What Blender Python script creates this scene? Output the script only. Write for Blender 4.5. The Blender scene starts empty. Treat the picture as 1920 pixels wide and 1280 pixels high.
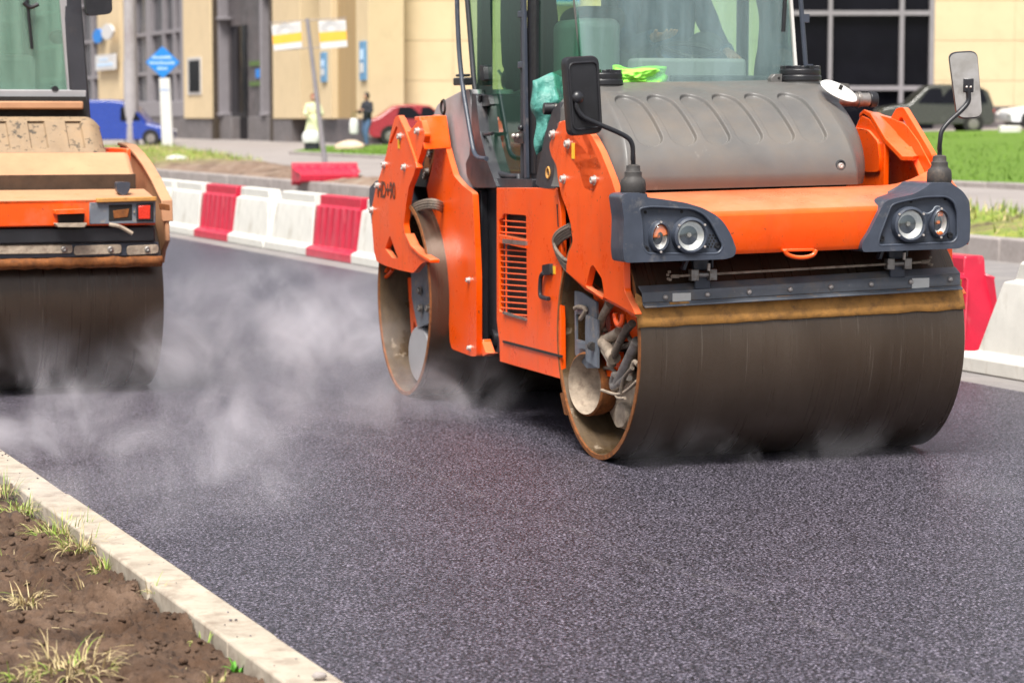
import bpy, bmesh, math, random
from mathutils import Vector, Matrix, noise
from mathutils.geometry import tessellate_polygon
random.seed(7)
R = math.radians
C = bpy.context.scene.collection
sc = bpy.context.scene

# ------------------------------------------------------------------ camera model
FPX, CAMH, PITCH = 4600.0, 1.7115, math.atan(421 / 4600)
CP, SP = math.cos(PITCH), math.sin(PITCH)

def ray(px, py):
    a, b = (px - 960) / FPX, -(py - 640) / FPX
    return Vector((a, CP + b * SP, -SP + b * CP))

class Frame:
    """a local frame (u right along the drum, v back, z up) standing on the road"""
    def __init__(s, ox, oy, yaw):
        s.o = Vector((ox, oy, 0)); s.yaw = yaw
        s.c, s.s = math.cos(yaw), math.sin(yaw)
    def loc(s, w):
        d = Vector(w) - s.o
        return Vector((d.x * s.c + d.y * s.s, -d.x * s.s + d.y * s.c, d.z))
    def on(s, px, py, ax, val):
        o = s.loc((0, 0, CAMH)); r = ray(px, py)
        r = Vector((r.x * s.c + r.y * s.s, -r.x * s.s + r.y * s.c, r.z))
        t = (val - o[ax]) / r[ax]
        p = o + r * t; p[ax] = val
        return p

M1 = Frame(0.425, 12.2311, 0.3194)      # front roller
M2 = Frame(-2.36, 15.69, 0.36)     # left roller, origin at right end of its drum
DW = 1.739

def ground(px, py, z=0.0):
    r = ray(px, py); t = (z - CAMH) / r.z
    return Vector((r.x * t, r.y * t, z))

# road direction frame: s across, t along
DIR = Vector((-0.3766, 0.9264, 0)); NRM = Vector((0.9264, 0.3766, 0))
KERB_S = 16.65
def st(s, t, z=0.0):
    return NRM * s + DIR * t + Vector((0, 0, z))
def hz(s):
    """height of the land beyond the far kerb"""
    return 0.25 + 0.028 * max(0.0, s - KERB_S)
def terr(px, py, dz=0.0):
    r = ray(px, py)
    # z = .25+.028*(s-KERB_S)
    k = 0.028; rs = r.dot(NRM)
    t = (0.25 - k * KERB_S + dz - CAMH) / (r.z - k * rs)
    p = r * t; p.z += CAMH
    return p

# ------------------------------------------------------------------ mesh builder
class MB:
    def __init__(s): s.v = []; s.f = []; s.m = []
    def add(s, vs, fs, mi=0):
        b = len(s.v); s.v += [Vector(x) for x in vs]
        for f in fs: s.f.append([b + i for i in f]); s.m.append(mi)
        return s
    def box(s, p0, p1, mi=0):
        (x0, y0, z0), (x1, y1, z1) = p0, p1
        return s.add([(x0,y0,z0),(x1,y0,z0),(x1,y1,z0),(x0,y1,z0),(x0,y0,z1),(x1,y0,z1),(x1,y1,z1),(x0,y1,z1)],
                     [(0,3,2,1),(4,5,6,7),(0,1,5,4),(1,2,6,5),(2,3,7,6),(3,0,4,7)], mi)
    def obox(s, c, ax, half, mi=0):
        c = Vector(c); a = [Vector(x).normalized() * h for x, h in zip(ax, half)]
        vs = [c + a[0]*i + a[1]*j + a[2]*k for k in (-1, 1) for j in (-1, 1) for i in (-1, 1)]
        return s.add(vs, [(0,2,3,1),(4,5,7,6),(0,1,5,4),(1,3,7,5),(3,2,6,7),(2,0,4,6)], mi)
    def cyl(s, p1, p2, r1, r2=None, n=20, caps=True, mi=0):
        r2 = r1 if r2 is None else r2
        p1, p2 = Vector(p1), Vector(p2); d = (p2 - p1).normalized()
        a = d.orthogonal().normalized(); b = d.cross(a)
        vs = []
        for p, r in ((p1, r1), (p2, r2)):
            for i in range(n):
                t = 2 * math.pi * i / n; vs.append(p + (a * math.cos(t) + b * math.sin(t)) * r)
        fs = [(i, (i+1) % n, n + (i+1) % n, n + i) for i in range(n)]
        if caps: fs += [tuple(range(n))[::-1], tuple(range(n, 2*n))]
        return s.add(vs, fs, mi)
    def lathe(s, prof, o, d, n=32, mi=0, closed=False):
        """prof: list of (radius, distance along d)"""
        o, d = Vector(o), Vector(d).normalized()
        a = d.orthogonal().normalized(); b = d.cross(a); vs = []; m = len(prof)
        for r, h in prof:
            for i in range(n):
                t = 2 * math.pi * i / n; vs.append(o + d * h + (a * math.cos(t) + b * math.sin(t)) * max(r, 1e-4))
        fs = []
        for k in range(m if closed else m - 1):
            k2 = (k + 1) % m
            for i in range(n): fs.append((k*n + i, k*n + (i+1) % n, k2*n + (i+1) % n, k2*n + i))
        return s.add(vs, fs, mi)
    def tube(s, pts, r, n=10, sm=4, mi=0, rs=None):
        P = [Vector(p) for p in pts]
        if sm > 1 and len(P) > 2: P = spline(P, sm)
        m = len(P); vs = []
        up = None
        for i, p in enumerate(P):
            d = (P[min(i+1, m-1)] - P[max(i-1, 0)]).normalized()
            if up is None: up = d.orthogonal().normalized()
            up = (up - d * up.dot(d)).normalized(); b = d.cross(up)
            rr = r if rs is None else rs[0] + (rs[1] - rs[0]) * i / (m - 1)
            for k in range(n):
                t = 2 * math.pi * k / n; vs.append(p + (up * math.cos(t) + b * math.sin(t)) * rr)
        fs = []
        for i in range(m - 1):
            for k in range(n): fs.append((i*n + k, i*n + (k+1) % n, (i+1)*n + (k+1) % n, (i+1)*n + k))
        fs += [tuple(range(n))[::-1], tuple(range((m-1)*n, m*n))]
        return s.add(vs, fs, mi)
    def prism(s, poly, off, holes=(), mi=0):
        loops = [[Vector(p) for p in poly]] + [[Vector(p) for p in h] for h in holes]
        off = Vector(off); allv = [p for l in loops for p in l]; n = len(allv)
        tris = tessellate_polygon(loops)
        fs = [tuple(t) for t in tris] + [tuple(i + n for i in t)[::-1] for t in tris]
        b = 0
        for l in loops:
            k = len(l)
            for i in range(k): fs.append((b + i, b + (i+1) % k, b + (i+1) % k + n, b + i + n))
            b += k
        return s.add(allv + [p + off for p in allv], fs, mi)
    def grid(s, fn, nu, nv, mi=0, flip=False):
        vs = [fn(i / nu, j / nv) for j in range(nv + 1) for i in range(nu + 1)]
        w = nu + 1; fs = []
        for j in range(nv):
            for i in range(nu):
                q = (j*w+i, j*w+i+1, (j+1)*w+i+1, (j+1)*w+i); fs.append(q[::-1] if flip else q)
        return s.add(vs, fs, mi)
    def sphere(s, c, r, n=14, m=10, sc_=(1,1,1), mi=0):
        c = Vector(c); vs = []; fs = []
        for j in range(m + 1):
            a = math.pi * j / m
            for i in range(n):
                t = 2 * math.pi * i / n
                vs.append(c + Vector((math.sin(a)*math.cos(t)*sc_[0], math.sin(a)*math.sin(t)*sc_[1], math.cos(a)*sc_[2])) * r)
        for j in range(m):
            for i in range(n): fs.append((j*n+i, (j+1)*n+i, (j+1)*n+(i+1) % n, j*n+(i+1) % n))
        return s.add(vs, fs, mi)
    def build(s, name, mats, parent=None, smooth=32, bevel=0, recalc=True, seg=2, weld=True):
        me = bpy.data.meshes.new(name)
        me.from_pydata([tuple(v) for v in s.v], [], s.f)
        for m in (mats if isinstance(mats, (list, tuple)) else [mats]): me.materials.append(m)
        me.polygons.foreach_set('material_index', s.m)
        bm = bmesh.new(); bm.from_mesh(me)
        if weld: bmesh.ops.remove_doubles(bm, verts=bm.verts, dist=1e-5)
        if recalc: bmesh.ops.recalc_face_normals(bm, faces=bm.faces)
        bm.to_mesh(me); bm.free()
        if smooth:
            me.polygons.foreach_set('use_smooth', [True] * len(me.polygons))
            me.set_sharp_from_angle(angle=R(smooth))
        o = bpy.data.objects.new(name, me); C.objects.link(o)
        if parent: o.parent = parent
        if bevel:
            b = o.modifiers.new('bevel', 'BEVEL'); b.width = bevel; b.segments = seg
            b.limit_method = 'ANGLE'; b.angle_limit = R(35); b.harden_normals = False
            b.use_clamp_overlap = True
        return o

def spline(P, sm):
    out = []
    for i in range(len(P) - 1):
        p0, p1, p2, p3 = P[max(i-1, 0)], P[i], P[i+1], P[min(i+2, len(P)-1)]
        for k in range(sm):
            t = k / sm
            out.append(0.5 * ((2*p1) + (p2-p0)*t + (2*p0-5*p1+4*p2-p3)*t*t + (3*p1-p0-3*p2+p3)*t*t*t))
    out.append(P[-1]); return out

def rnd(pts, r=6, k=3):
    """round the corners of a 2-D outline"""
    out = []; n = len(pts)
    for i in range(n):
        a, b, c = Vector(pts[i-1]), Vector(pts[i]), Vector(pts[(i+1) % n])
        la, lc = (a-b).length, (c-b).length
        rr = min(r, la * .45, lc * .45)
        if rr < 1e-6: out.append(tuple(b)); continue
        p, q = b + (a-b).normalized()*rr, b + (c-b).normalized()*rr
        for j in range(k + 1):
            t = j / k; out.append(tuple(p*(1-t)**2 + b*2*t*(1-t) + q*t*t))
    return out

def thing(name, label, cat, loc=(0,0,0), rz=0, group=None):
    o = bpy.data.objects.new(name, None); C.objects.link(o)
    o.location = loc; o.rotation_euler = (0, 0, rz); o.empty_display_size = .2
    o['label'] = label; o['category'] = cat
    if group: o['group'] = group
    return o
def tag(o, label, cat, group=None, kind=None):
    o['label'] = label; o['category'] = cat
    if group: o['group'] = group
    if kind: o['kind'] = kind
    return o
def struct(o): o['kind'] = 'structure'; return o
def copy_tree(o, parent=None):
    c = o.copy(); C.objects.link(c); c.parent = parent
    for ch in list(o.children): copy_tree(ch, c)
    return c
# ------------------------------------------------------------------ materials
def nodes(name):
    m = bpy.data.materials.new(name); m.use_nodes = True
    nt = m.node_tree; return m, nt, nt.nodes, nt.links, nt.nodes['Principled BSDF']
def N(ns, t, **k):
    n = ns.new(t)
    for a, b in k.items(): setattr(n, a, b)
    return n
def tex(ns, ls, scale, detail=4, rough=.6, stretch=None, coord='Object', dist=0):
    tc = N(ns, 'ShaderNodeTexCoord'); nz = N(ns, 'ShaderNodeTexNoise')
    nz.inputs['Scale'].default_value = scale; nz.inputs['Detail'].default_value = detail
    nz.inputs['Roughness'].default_value = rough; nz.inputs['Distortion'].default_value = dist
    src = tc.outputs[coord]
    if stretch:
        mp = N(ns, 'ShaderNodeMapping'); mp.inputs['Scale'].default_value = stretch
        ls.new(src, mp.inputs['Vector']); src = mp.outputs['Vector']
    ls.new(src, nz.inputs['Vector']); return nz.outputs['Fac']
def ramp(ns, ls, src, stops):
    r = N(ns, 'ShaderNodeValToRGB'); e = r.color_ramp.elements
    while len(e) < len(stops): e.new(.5)
    for k, (p, c) in enumerate(stops):
        e[k].position = p; e[k].color = (c, c, c, 1) if isinstance(c, (int, float)) else (*c, 1)
    ls.new(src, r.inputs['Fac']); return r.outputs['Color']
def mix(ns, ls, fac, a, b, mode='MIX'):
    m = N(ns, 'ShaderNodeMix', data_type='RGBA', blend_type=mode)
    for s, v in ((m.inputs[0], fac), (m.inputs[6], a), (m.inputs[7], b)):
        if isinstance(v, (int, float)): s.default_value = v
        elif isinstance(v, tuple): s.default_value = (*v, 1)
        else: ls.new(v, s)
    return m.outputs[2]
def bump(ns, ls, src, strength, dist, bs, prev=None):
    b = N(ns, 'ShaderNodeBump'); b.inputs['Strength'].default_value = strength; b.inputs['Distance'].default_value = dist
    ls.new(src, b.inputs['Height'])
    if prev: ls.new(prev, b.inputs['Normal'])
    ls.new(b.outputs['Normal'], bs.inputs['Normal']); return b.outputs['Normal']
def pbr(name, col, rough=.5, metal=0, var=.15, vs=6, dirt=None, bmp=None, coat=0, stretch=None, spec=.5):
    """dirt: list of (colour, low, high, scale, stretch)"""
    m, nt, ns, ls, bs = nodes(name)
    a = ramp(ns, ls, tex(ns, ls, vs, 5, .65, stretch), [(.3, tuple(c*(1-var) for c in col)), (.7, tuple(min(1, c*(1+var)) for c in col))])
    rr = ramp(ns, ls, tex(ns, ls, vs*3, 4, .6, stretch), [(.3, max(0, rough-.08)), (.7, min(1, rough+.1))])
    for d in (dirt or []):
        dc, lo, hi, dsc = d[:4]; stt = d[4] if len(d) > 4 else None
        f = ramp(ns, ls, tex(ns, ls, dsc, 7, .7, stt), [(lo, 0), (hi, 1)])
        a = mix(ns, ls, f, a, dc); rr = mix(ns, ls, f, rr, (.8, .8, .8))
    ls.new(a, bs.inputs['Base Color']); ls.new(rr, bs.inputs['Roughness'])
    bs.inputs['Metallic'].default_value = metal; bs.inputs['Specular IOR Level'].default_value = spec
    if coat: bs.inputs['Coat Weight'].default_value = coat; bs.inputs['Coat Roughness'].default_value = .12
    if bmp: bump(ns, ls, tex(ns, ls, bmp[1], 5, .6, stretch), bmp[0], bmp[2] if len(bmp) > 2 else .01, bs)
    return m
def glass(name, tint, gloss=.05, rough=.02, film=0.0, filmcol=(.5,.6,.58)):
    m = bpy.data.materials.new(name); m.use_nodes = True; nt = m.node_tree; ns, ls = nt.nodes, nt.links
    ns.clear(); out = N(ns, 'ShaderNodeOutputMaterial')
    tr = N(ns, 'ShaderNodeBsdfTransparent'); tr.inputs[0].default_value = (*tint, 1)
    gl = N(ns, 'ShaderNodeBsdfGlossy'); gl.inputs['Roughness'].default_value = rough; gl.inputs[0].default_value = (.9, 1, .97, 1)
    fr = N(ns, 'ShaderNodeFresnel'); fr.inputs['IOR'].default_value = 1.5
    ad = N(ns, 'ShaderNodeMath', operation='ADD'); ad.inputs[1].default_value = gloss; 
    ge = N(ns, 'ShaderNodeNewGeometry'); iv = N(ns, 'ShaderNodeMath', operation='SUBTRACT'); iv.inputs[0].default_value = 1; ls.new(ge.outputs['Backfacing'], iv.inputs[1])
    fm = N(ns, 'ShaderNodeMath', operation='MULTIPLY'); ls.new(fr.outputs[0], fm.inputs[0]); ls.new(iv.outputs[0], fm.inputs[1]); ls.new(fm.outputs[0], ad.inputs[0])
    mx = N(ns, 'ShaderNodeMixShader'); ls.new(ad.outputs[0], mx.inputs[0]); ls.new(tr.outputs[0], mx.inputs[1]); ls.new(gl.outputs[0], mx.inputs[2])
    last = mx.outputs[0]
    if film:
        df = N(ns, 'ShaderNodeBsdfDiffuse'); df.inputs[0].default_value = (*filmcol, 1)
        f = ramp(ns, ls, tex(ns, ls, 2.5, 5, .6, (3, 1, .35)), [(.3, film*.4), (.75, film*1.5)])
        m2 = N(ns, 'ShaderNodeMixShader'); ls.new(f, m2.inputs[0]); ls.new(last, m2.inputs[1]); ls.new(df.outputs[0], m2.inputs[2]); last = m2.outputs[0]
    ls.new(last, out.inputs[0]); return m

DUST = (.30, .22, .145)
M = {}
def orange(name, dust):
    m, nt, ns, ls, bs = nodes(name)
    a = ramp(ns, ls, tex(ns, ls, 2.5, 6, .6), [(.3, (.82, .072, .001)), (.7, (.92, .100, .0015))])
    # grime running down, scratches and chips, patchy dust; upward faces mixed paler
    g = ramp(ns, ls, tex(ns, ls, 7, 7, .7, (1, 1, .25)), [(.55, 0), (.85, .55)])
    a = mix(ns, ls, g, a, (.30, .055, .015))
    d = ramp(ns, ls, tex(ns, ls, 3.2, 8, .7), [(.5, 0), (.8, dust)])
    a = mix(ns, ls, d, a, DUST)
    ch = ramp(ns, ls, tex(ns, ls, 42, 3, .5), [(.69, 0), (.72, .8)])
    a = mix(ns, ls, ch, a, (.09, .04, .02))
    ge = N(ns, 'ShaderNodeNewGeometry'); sz = N(ns, 'ShaderNodeSeparateXYZ'); ls.new(ge.outputs['Normal'], sz.inputs[0])
    up_ = ramp(ns, ls, sz.outputs['Z'], [(.55, 0), (.95, .55)]); du = N(ns, 'ShaderNodeMath', operation='MULTIPLY'); ls.new(up_, du.inputs[0])
    ls.new(ramp(ns, ls, tex(ns, ls, 4, 6, .65), [(.25, .35), (.65, 1)]), du.inputs[1]); a = mix(ns, ls, du.outputs[0], a, (.60, .34, .19))
    sc1 = ramp(ns, ls, tex(ns, ls, 26, 4, .6, (1, .9, .12)), [(.71, 0), (.75, .35)])
    a = mix(ns, ls, sc1, a, (.95, .45, .25))
    ls.new(a, bs.inputs['Base Color'])
    rr = ramp(ns, ls, tex(ns, ls, 5, 6, .7), [(.3, .22), (.75, .45)]); ls.new(rr, bs.inputs['Roughness'])
    bump(ns, ls, tex(ns, ls, 14, 4, .6), .12, .004, bs)
    bs.inputs['Coat Weight'].default_value = .35; bs.inputs['Specular IOR Level'].default_value = .35; bs.inputs['Coat Roughness'].default_value = .22
    return m
M['orange'] = orange('orange_paint', .16)
M['orange_old'] = orange('worn_orange_paint', .55)
M['orange_dusty'] = pbr('dusty_orange_paint', (.47, .245, .13), .6, 0, .12, 4, [((.66, .15, .03), .58, .78, 5), ((.25,.15,.08), .6, .85, 14)], (.1, 30))
M['hood'] = pbr('dusty_grey_plastic', (.118, .113, .107), .40, 0, .12, 3.5, [((.150, .115, .082), .46, .85, 1.7), ((.27, .25, .225), .64, .8, 9, (1, 1, .4)), ((.12,.10,.085), .66, .8, 30)], (.12, 160, .002), spec=.5)
M['greyplastic'] = pbr('grey_plastic', (.33, .325, .335), .55, 0, .08, 4, [((.22, .165, .12), .52, .85, 2.5)], (.1, 140, .002))
M['slate'] = pbr('slate_plastic', (.046, .055, .076), .36, 0, .2, 7, [((.17, .16, .155), .58, .82, 11), ((.25, .22, .19), .68, .8, 38)], (.12, 120, .002))
M['dustyslate'] = pbr('dusty_slate_metal', (.15, .16, .18), .5, .1, .2, 7, [((.24, .21, .18), .5, .7, 9), ((.30, .28, .26), .62, .7, 34)], (.15, 90, .003))
M['darkslate'] = pbr('dark_plastic', (.032, .033, .040), .45, 0, .2, 5, [((.11, .09, .08), .6, .9, 6)], (.1, 90, .002))
M['black'] = pbr('black_plastic', (.016, .016, .019), .38, 0, .25, 9, [((.09, .08, .08), .64, .9, 22)], (.1, 80, .002))
M['rubber'] = pbr('dusty_rubber', (.04, .036, .034), .7, 0, .2, 12, [((.16, .12, .09), .5, .85, 14)], (.2, 60, .003))
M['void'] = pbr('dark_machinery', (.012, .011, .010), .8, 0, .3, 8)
M['bolt'] = pbr('zinc_bolt', (.55, .50, .46), .4, .5, .2, 60, [((.25, .16, .1), .6, .8, 90)])
M['steel'] = pbr('dirty_steel', (.30, .28, .26), .42, .75, .25, 18, [((.17, .11, .07), .5, .8, 24)], (.2, 60, .003))
M['greymetal'] = pbr('grey_painted_metal', (.16, .18, .21), .5, .2, .15, 9, [((.38, .31, .24), .55, .72, 13), ((.12,.07,.04), .66, .8, 30)], (.2, 40, .004))
M['mud'] = pbr('dried_mud_metal', (.36, .29, .22), .85, 0, .25, 18, [((.16, .11, .08), .5, .75, 22)], (.5, 45, .01))
M['rust'] = pbr('rust', (.22, .075, .018), .85, .1, .35, 25, [((.09, .035, .015), .5, .75, 30)], (.5, 80, .006))
M['ochre'] = pbr('ochre_rubber_strip', (.52, .25, .06), .7, 0, .25, 9, [((.20, .10, .04), .48, .72, 12), ((.10,.07,.05), .62, .8, 30)], (.3, 50, .005))
M['cable'] = pbr('dusty_hose', (.19, .15, .115), .6, 0, .25, 30, [((.045, .04, .038), .5, .7, 30)], (.2, 80, .003))
M['sticker'] = pbr('white_sticker', (.75, .74, .70), .5, 0, .06, 20, [((.3, .28, .24), .62, .75, 70)])
M['yellow'] = pbr('yellow_sticker', (.85, .50, .03), .5, 0, .1, 20)
M['ink'] = pbr('dark_ink', (.10, .035, .02), .5, 0, .1, 20)
M['chrome'] = pbr('lamp_reflector', (.80, .79, .76), .35, .35, .12, 30, None, (.5, 28, .01))
M['lens'] = glass('lamp_glass', (.93, .94, .94), .10, .05)
M['amber'] = pbr('amber_lens', (.85, .17, .01), .2, 0, .1, 20, None, (.3, 60, .004), coat=.5)
M['redlens'] = pbr('red_lens', (.65, .03, .01), .25, 0, .1, 20, coat=.5)
M['mirror'] = pbr('mirror_face', (.85, .83, .83), .12, 1, .05, 5)
M['sideglass'] = glass('green_side_glass', (.66, .84, .74), .02, .02, .03, (.10, .28, .24))
M['frontglass'] = glass('windscreen_glass', (.88, .96, .91), .03, .03, .18, (.50, .64, .68))  # bluish diffuse film paints in the veil of reflected sky
M['oldglass'] = glass('old_cab_glass', (.72, .88, .80), .05, .05, .22, (.42, .60, .50))
M['curtain'] = pbr('black_curtain', (.012, .018, .02), .85, 0, .3, 14, None, (.5, 12, .02), stretch=(6, 6, .4))
M['lime'] = pbr('hi_vis_lime_cloth', (.33, .90, .10), .85, 0, .08, 18, None, (.3, 30, .008))
M['tealbag'] = pbr('teal_bag', (.07, .26, .22), .45, 0, .15, 20, None, (.6, 22, .02))
M['bottle'] = pbr('pale_plastic_bottle', (.25, .60, .45), .3, 0, .1, 12)
M['seat'] = pbr('grey_seat_fabric', (.10, .115, .125), .8, 0, .15, 16, None, (.3, 60, .003))
M['console'] = pbr('pale_console', (.33, .37, .38), .4, 0, .1, 6)
M['jeans'] = pbr('blue_work_cloth', (.065, .115, .21), .85, 0, .25, 16, None, (.5, 18, .01))
M['skin'] = pbr('skin', (.50, .27, .18), .55, 0, .08, 30)
M['hair'] = pbr('dark_hair', (.02, .014, .01), .6, 0, .3, 60)
M['cabinbase'] = pbr('brown_cab_floor', (.20, .075, .04), .7, 0, .3, 14)

def drum_mat(name, top, dark):
    m, nt, ns, ls, bs = nodes(name)
    a = ramp(ns, ls, tex(ns, ls, 1.3, 5, .6, (3, .8, .8)), [(.25, dark), (.85, top)])
    b = ramp(ns, ls, tex(ns, ls, 60, 6, .75), [(.35, .0), (.75, .55)])
    a = mix(ns, ls, b, a, (.075, .045, .025))
    w = ramp(ns, ls, tex(ns, ls, 7, 3, .5, (26, .35, .35)), [(.68, 0), (.76, .4)])
    a = mix(ns, ls, w, a, (.33, .28, .23))
    ls.new(a, bs.inputs['Base Color']); bs.inputs['Metallic'].default_value = .42; bs.inputs['Specular IOR Level'].default_value = .6
    rr = ramp(ns, ls, tex(ns, ls, 4, 5, .6, (12, .3, .3)), [(.3, .24), (.7, .40)]); ls.new(rr, bs.inputs['Roughness'])
    bump(ns, ls, tex(ns, ls, 90, 4, .6, (1.5, .4, .4)), .12, .002, bs)
    return m
M['drum'] = drum_mat('drum_steel', (.125, .095, .072), (.052, .034, .022))
M['drum_dark'] = drum_mat('drum_steel_tarry', (.075, .052, .038), (.034, .022, .015))
m, nt, ns, ls, bs = nodes('drum_inside_wet_mud'); M['drum_in'] = m
a = ramp(ns, ls, tex(ns, ls, 5, 6, .7, (3, 1, 1)), [(.3, (.05, .03, .014)), (.75, (.12, .078, .04))])
w = ramp(ns, ls, tex(ns, ls, 8, 5, .6, (1, 1, 1)), [(.62, 0), (.7, 1)])
a = mix(ns, ls, w, a, (.32, .25, .18)); ls.new(a, bs.inputs['Base Color'])
ls.new(ramp(ns, ls, tex(ns, ls, 5, 5, .6), [(.4, .18), (.62, .7)]), bs.inputs['Roughness'])
bump(ns, ls, tex(ns, ls, 16, 5, .6), .3, .006, bs)
# ------------------------------------------------------------------ front roller
RG = thing('road_roller', 'bright orange tandem road roller with grey bonnet and wide steel drum on fresh asphalt', 'road roller',
           (M1.o.x, M1.o.y, 0), M1.yaw)
K = M1.on
def pl(px, ax, val, r=0, k=3, fr=None):
    fr = fr or M1
    if r: px = rnd(px, r, k)
    return [fr.on(x, y, ax, val) for x, y in px]
def U(t): return Vector((t, 0, 0))
def mir(p, dz=.045): return Vector((DW - p[0], p[1] + .14, p[2] + dz))
def mirb(mb, dz=.045):
    o = MB(); o.v = [mir(p, dz) for p in mb.v]; o.f = [list(f)[::-1] for f in mb.f]; o.m = list(mb.m); return o
class Pair:
    def __init__(s, a, b): s.a, s.b = a, b
    def build(s, *k, **kw):
        o = s.a.build(*k, **kw); s.b.build(*k, **kw); return o
def both(mb): return Pair(mb, mirb(mb))
def ribbon(A, w, th, o=None):
    """one continuous folded strip following the points A, w wide along u and th thick"""
    b = o or MB(); A = [Vector(a) for a in A]; m = len(A); vs = []
    for i, p in enumerate(A):
        d = (A[min(i+1, m-1)] - A[max(i-1, 0)]).normalized(); nn = d.cross(Vector((1,0,0))).normalized() * th / 2
        vs += [p + nn, p + nn + U(w), p - nn + U(w), p - nn]
    fs = [(4*i+k, 4*i+(k+1) % 4, 4*i+4+(k+1) % 4, 4*i+4+k) for i in range(m-1) for k in range(4)] + [(3,2,1,0), tuple(4*(m-1)+k for k in range(4))]
    return b.add(vs, fs)

def bent(z): return z
# drums ------------------------------------------------------------
def drum(parent, v0, u0, w, mat, depth=.34, mi=None):
    r = .6
    b = MB(); n = 160
    b.lathe([(r-.004, 0), (r, .004), (r, w-.004), (r-.004, w), (r-.03, w), (r-.03, w-depth), (.05, w-depth)], (u0, v0, r), (1,0,0), n)
    sh = b.build('drum', mat, parent, 40)
    g = MB()
    g.lathe([(r-.0035, -.001), (r-.022, -.003), (r-.026, .02), (r-.028, depth-.05), (r-.045, depth), (.42, depth+.03), (.20, depth+.03), (.001, depth+.03)], (u0, v0, r), (1,0,0), n)
    g.build('drum_inside', mi or M['drum_in'], sh, 40)
    e = MB(); e.lathe([(r-.0005, -.002), (r-.0005, .006), (r-.024, .008), (r-.024, -.004)], (u0, v0, r), (1,0,0), n, closed=True)
    e.build('drum_rim', M['rust'], sh, 40)
    return sh
drum(RG, 0, 0, DW, M['drum'])
drum(RG, 3.048, -.144, DW, M['drum'])

# side plates of the front yoke ------------------------------------
po = -.05
fp = [(1047,236),(1055,224),(1066,232),(1085,238),(1108,252),(1126,285),(1146,335),(1158,372),(1166,430),(1169,490),(1170,545),(1186,578),
      (1193,592),(1160,572),(1128,556),(1098,540),(1074,520),(1061,506),(1064,478),(1074,455),(1070,420),(1062,392),(1052,365),(1046,335),(1043,310),(1033,292),(1029,272),(1038,252)]
hole = [(1098,537),(1107,500),(1112,497),(1128,522),(1132,548),(1130,563)]
b = MB(); b.prism(pl(fp, 0, po, 7), U(.035), [pl(hole, 0, po, 4)])
both(b).build('side_plate', M['orange'], RG, bevel=.006)
# front flange folded inwards along the plate's leading edge
b = ribbon([K(x, y, 0, po + .0351) for x, y in [(1129,297),(1148,345),(1159,380),(1166,432),(1169,490),(1170,545),(1188,583)]], .04, .016)
both(b).build('plate_flange', M['orange'], RG, bevel=.003)
# lower folded lug with tow ring
b = ribbon(pl([(1061,506),(1098,541),(1128,557),(1160,573),(1193,593)], 0, po + .036), .07, .02)
both(b).build('lower_flange', M['orange'], RG, bevel=.004)
b = MB(); c0 = K(1161, 596, 0, .0)
ring = []
for i in range(17):
    t = math.pi * (i/16) * 1.15 - .25
    ring.append(c0 + Vector((.0, -math.cos(t)*.052, -math.sin(t)*.045 + .01)))
b.tube(ring, .014, 10, 1); both(b).build('tow_ring', M['orange'], RG)
# lifting eye piece: triangular loop at the top of the plate (right one shows beside the bonnet)
def unmir(b):
    o = MB(); o.v = [Vector((DW - p.x, p.y, p.z - .045)) for p in b.v]; o.f = [list(f)[::-1] for f in b.f]; o.m = list(b.m); return o
def eye():
    b = MB()
    o1 = [(1671,238),(1690,203),(1703,201),(1727,240),(1758,292),(1752,318),(1740,338),(1715,330),(1705,300),(1668,262)]
    h1 = [(1697,220),(1689,238),(1708,254),(1725,270),(1726,263),(1701,220)]
    uu = DW + .05
    P = [K(x, y, 0, uu) for x, y in rnd(o1, 4)]; H = [K(x, y, 0, uu) for x, y in rnd(h1, 3)]
    b.prism(P, U(-.03), [H])
    return Pair(b, unmir(b))
eye().build('lifting_eye', M['orange'], RG, bevel=.006)
# sloping cap between outer and inner plate + inner plate
b = MB()
for side in (0,):
    I_ = [K(1612,212,0,1.64), K(1620,205,0,1.64), K(1632,212,0,1.64), K(1660,260,0,1.64), K(1692,293,0,1.64), K(1712,293,0,1.64)]
    O_ = [K(1640,224,0,1.775), K(1645,212,0,1.775), K(1652,216,0,1.775), K(1688,252,0,1.775), K(1716,280,0,1.775), K(1724,292,0,1.775)]
    dn_ = Vector((0, .012, -.024)); m_ = len(I_)
    vs = I_ + O_ + [p + dn_ for p in I_] + [p + dn_ for p in O_]
    fs = [(i, i+1, m_+i+1, m_+i) for i in range(m_-1)] + [(2*m_+i, 3*m_+i, 3*m_+i+1, 2*m_+i+1) for i in range(m_-1)] + [(i, 2*m_+i, 2*m_+i+1, i+1) for i in range(m_-1)] + [(m_+i, m_+i+1, 3*m_+i+1, 3*m_+i) for i in range(m_-1)] + [(0, m_, 3*m_, 2*m_), (m_-1, 3*m_-1, 4*m_-1, 2*m_-1)]
b.add(vs, fs)
Pair(b, unmir(b)).build('plate_cap', M['orange'], RG, bevel=.005)
b = MB()
ip = [(.40, 1.72), (.30, 1.70), (.12, 1.585), (.12, 1.34), (.36, 1.10), (.50, .98), (.60, 1.05), (.60, 1.35), (.52, 1.60)]
b.prism([Vector((1.672, v, z)) for v, z in ip], U(-.03))
Pair(b, unmir(b)).build('inner_plate', M['orange'], RG, bevel=.005)
# orange cheek seen between plate and bonnet
b = MB(); b.prism(pl([(1098,256),(1122,262),(1137,285),(1140,318),(1139,345),(1118,345)], 0, .06, 5), U(.05))
both(b).build('bracket', M['orange'], RG, bevel=.006)

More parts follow.
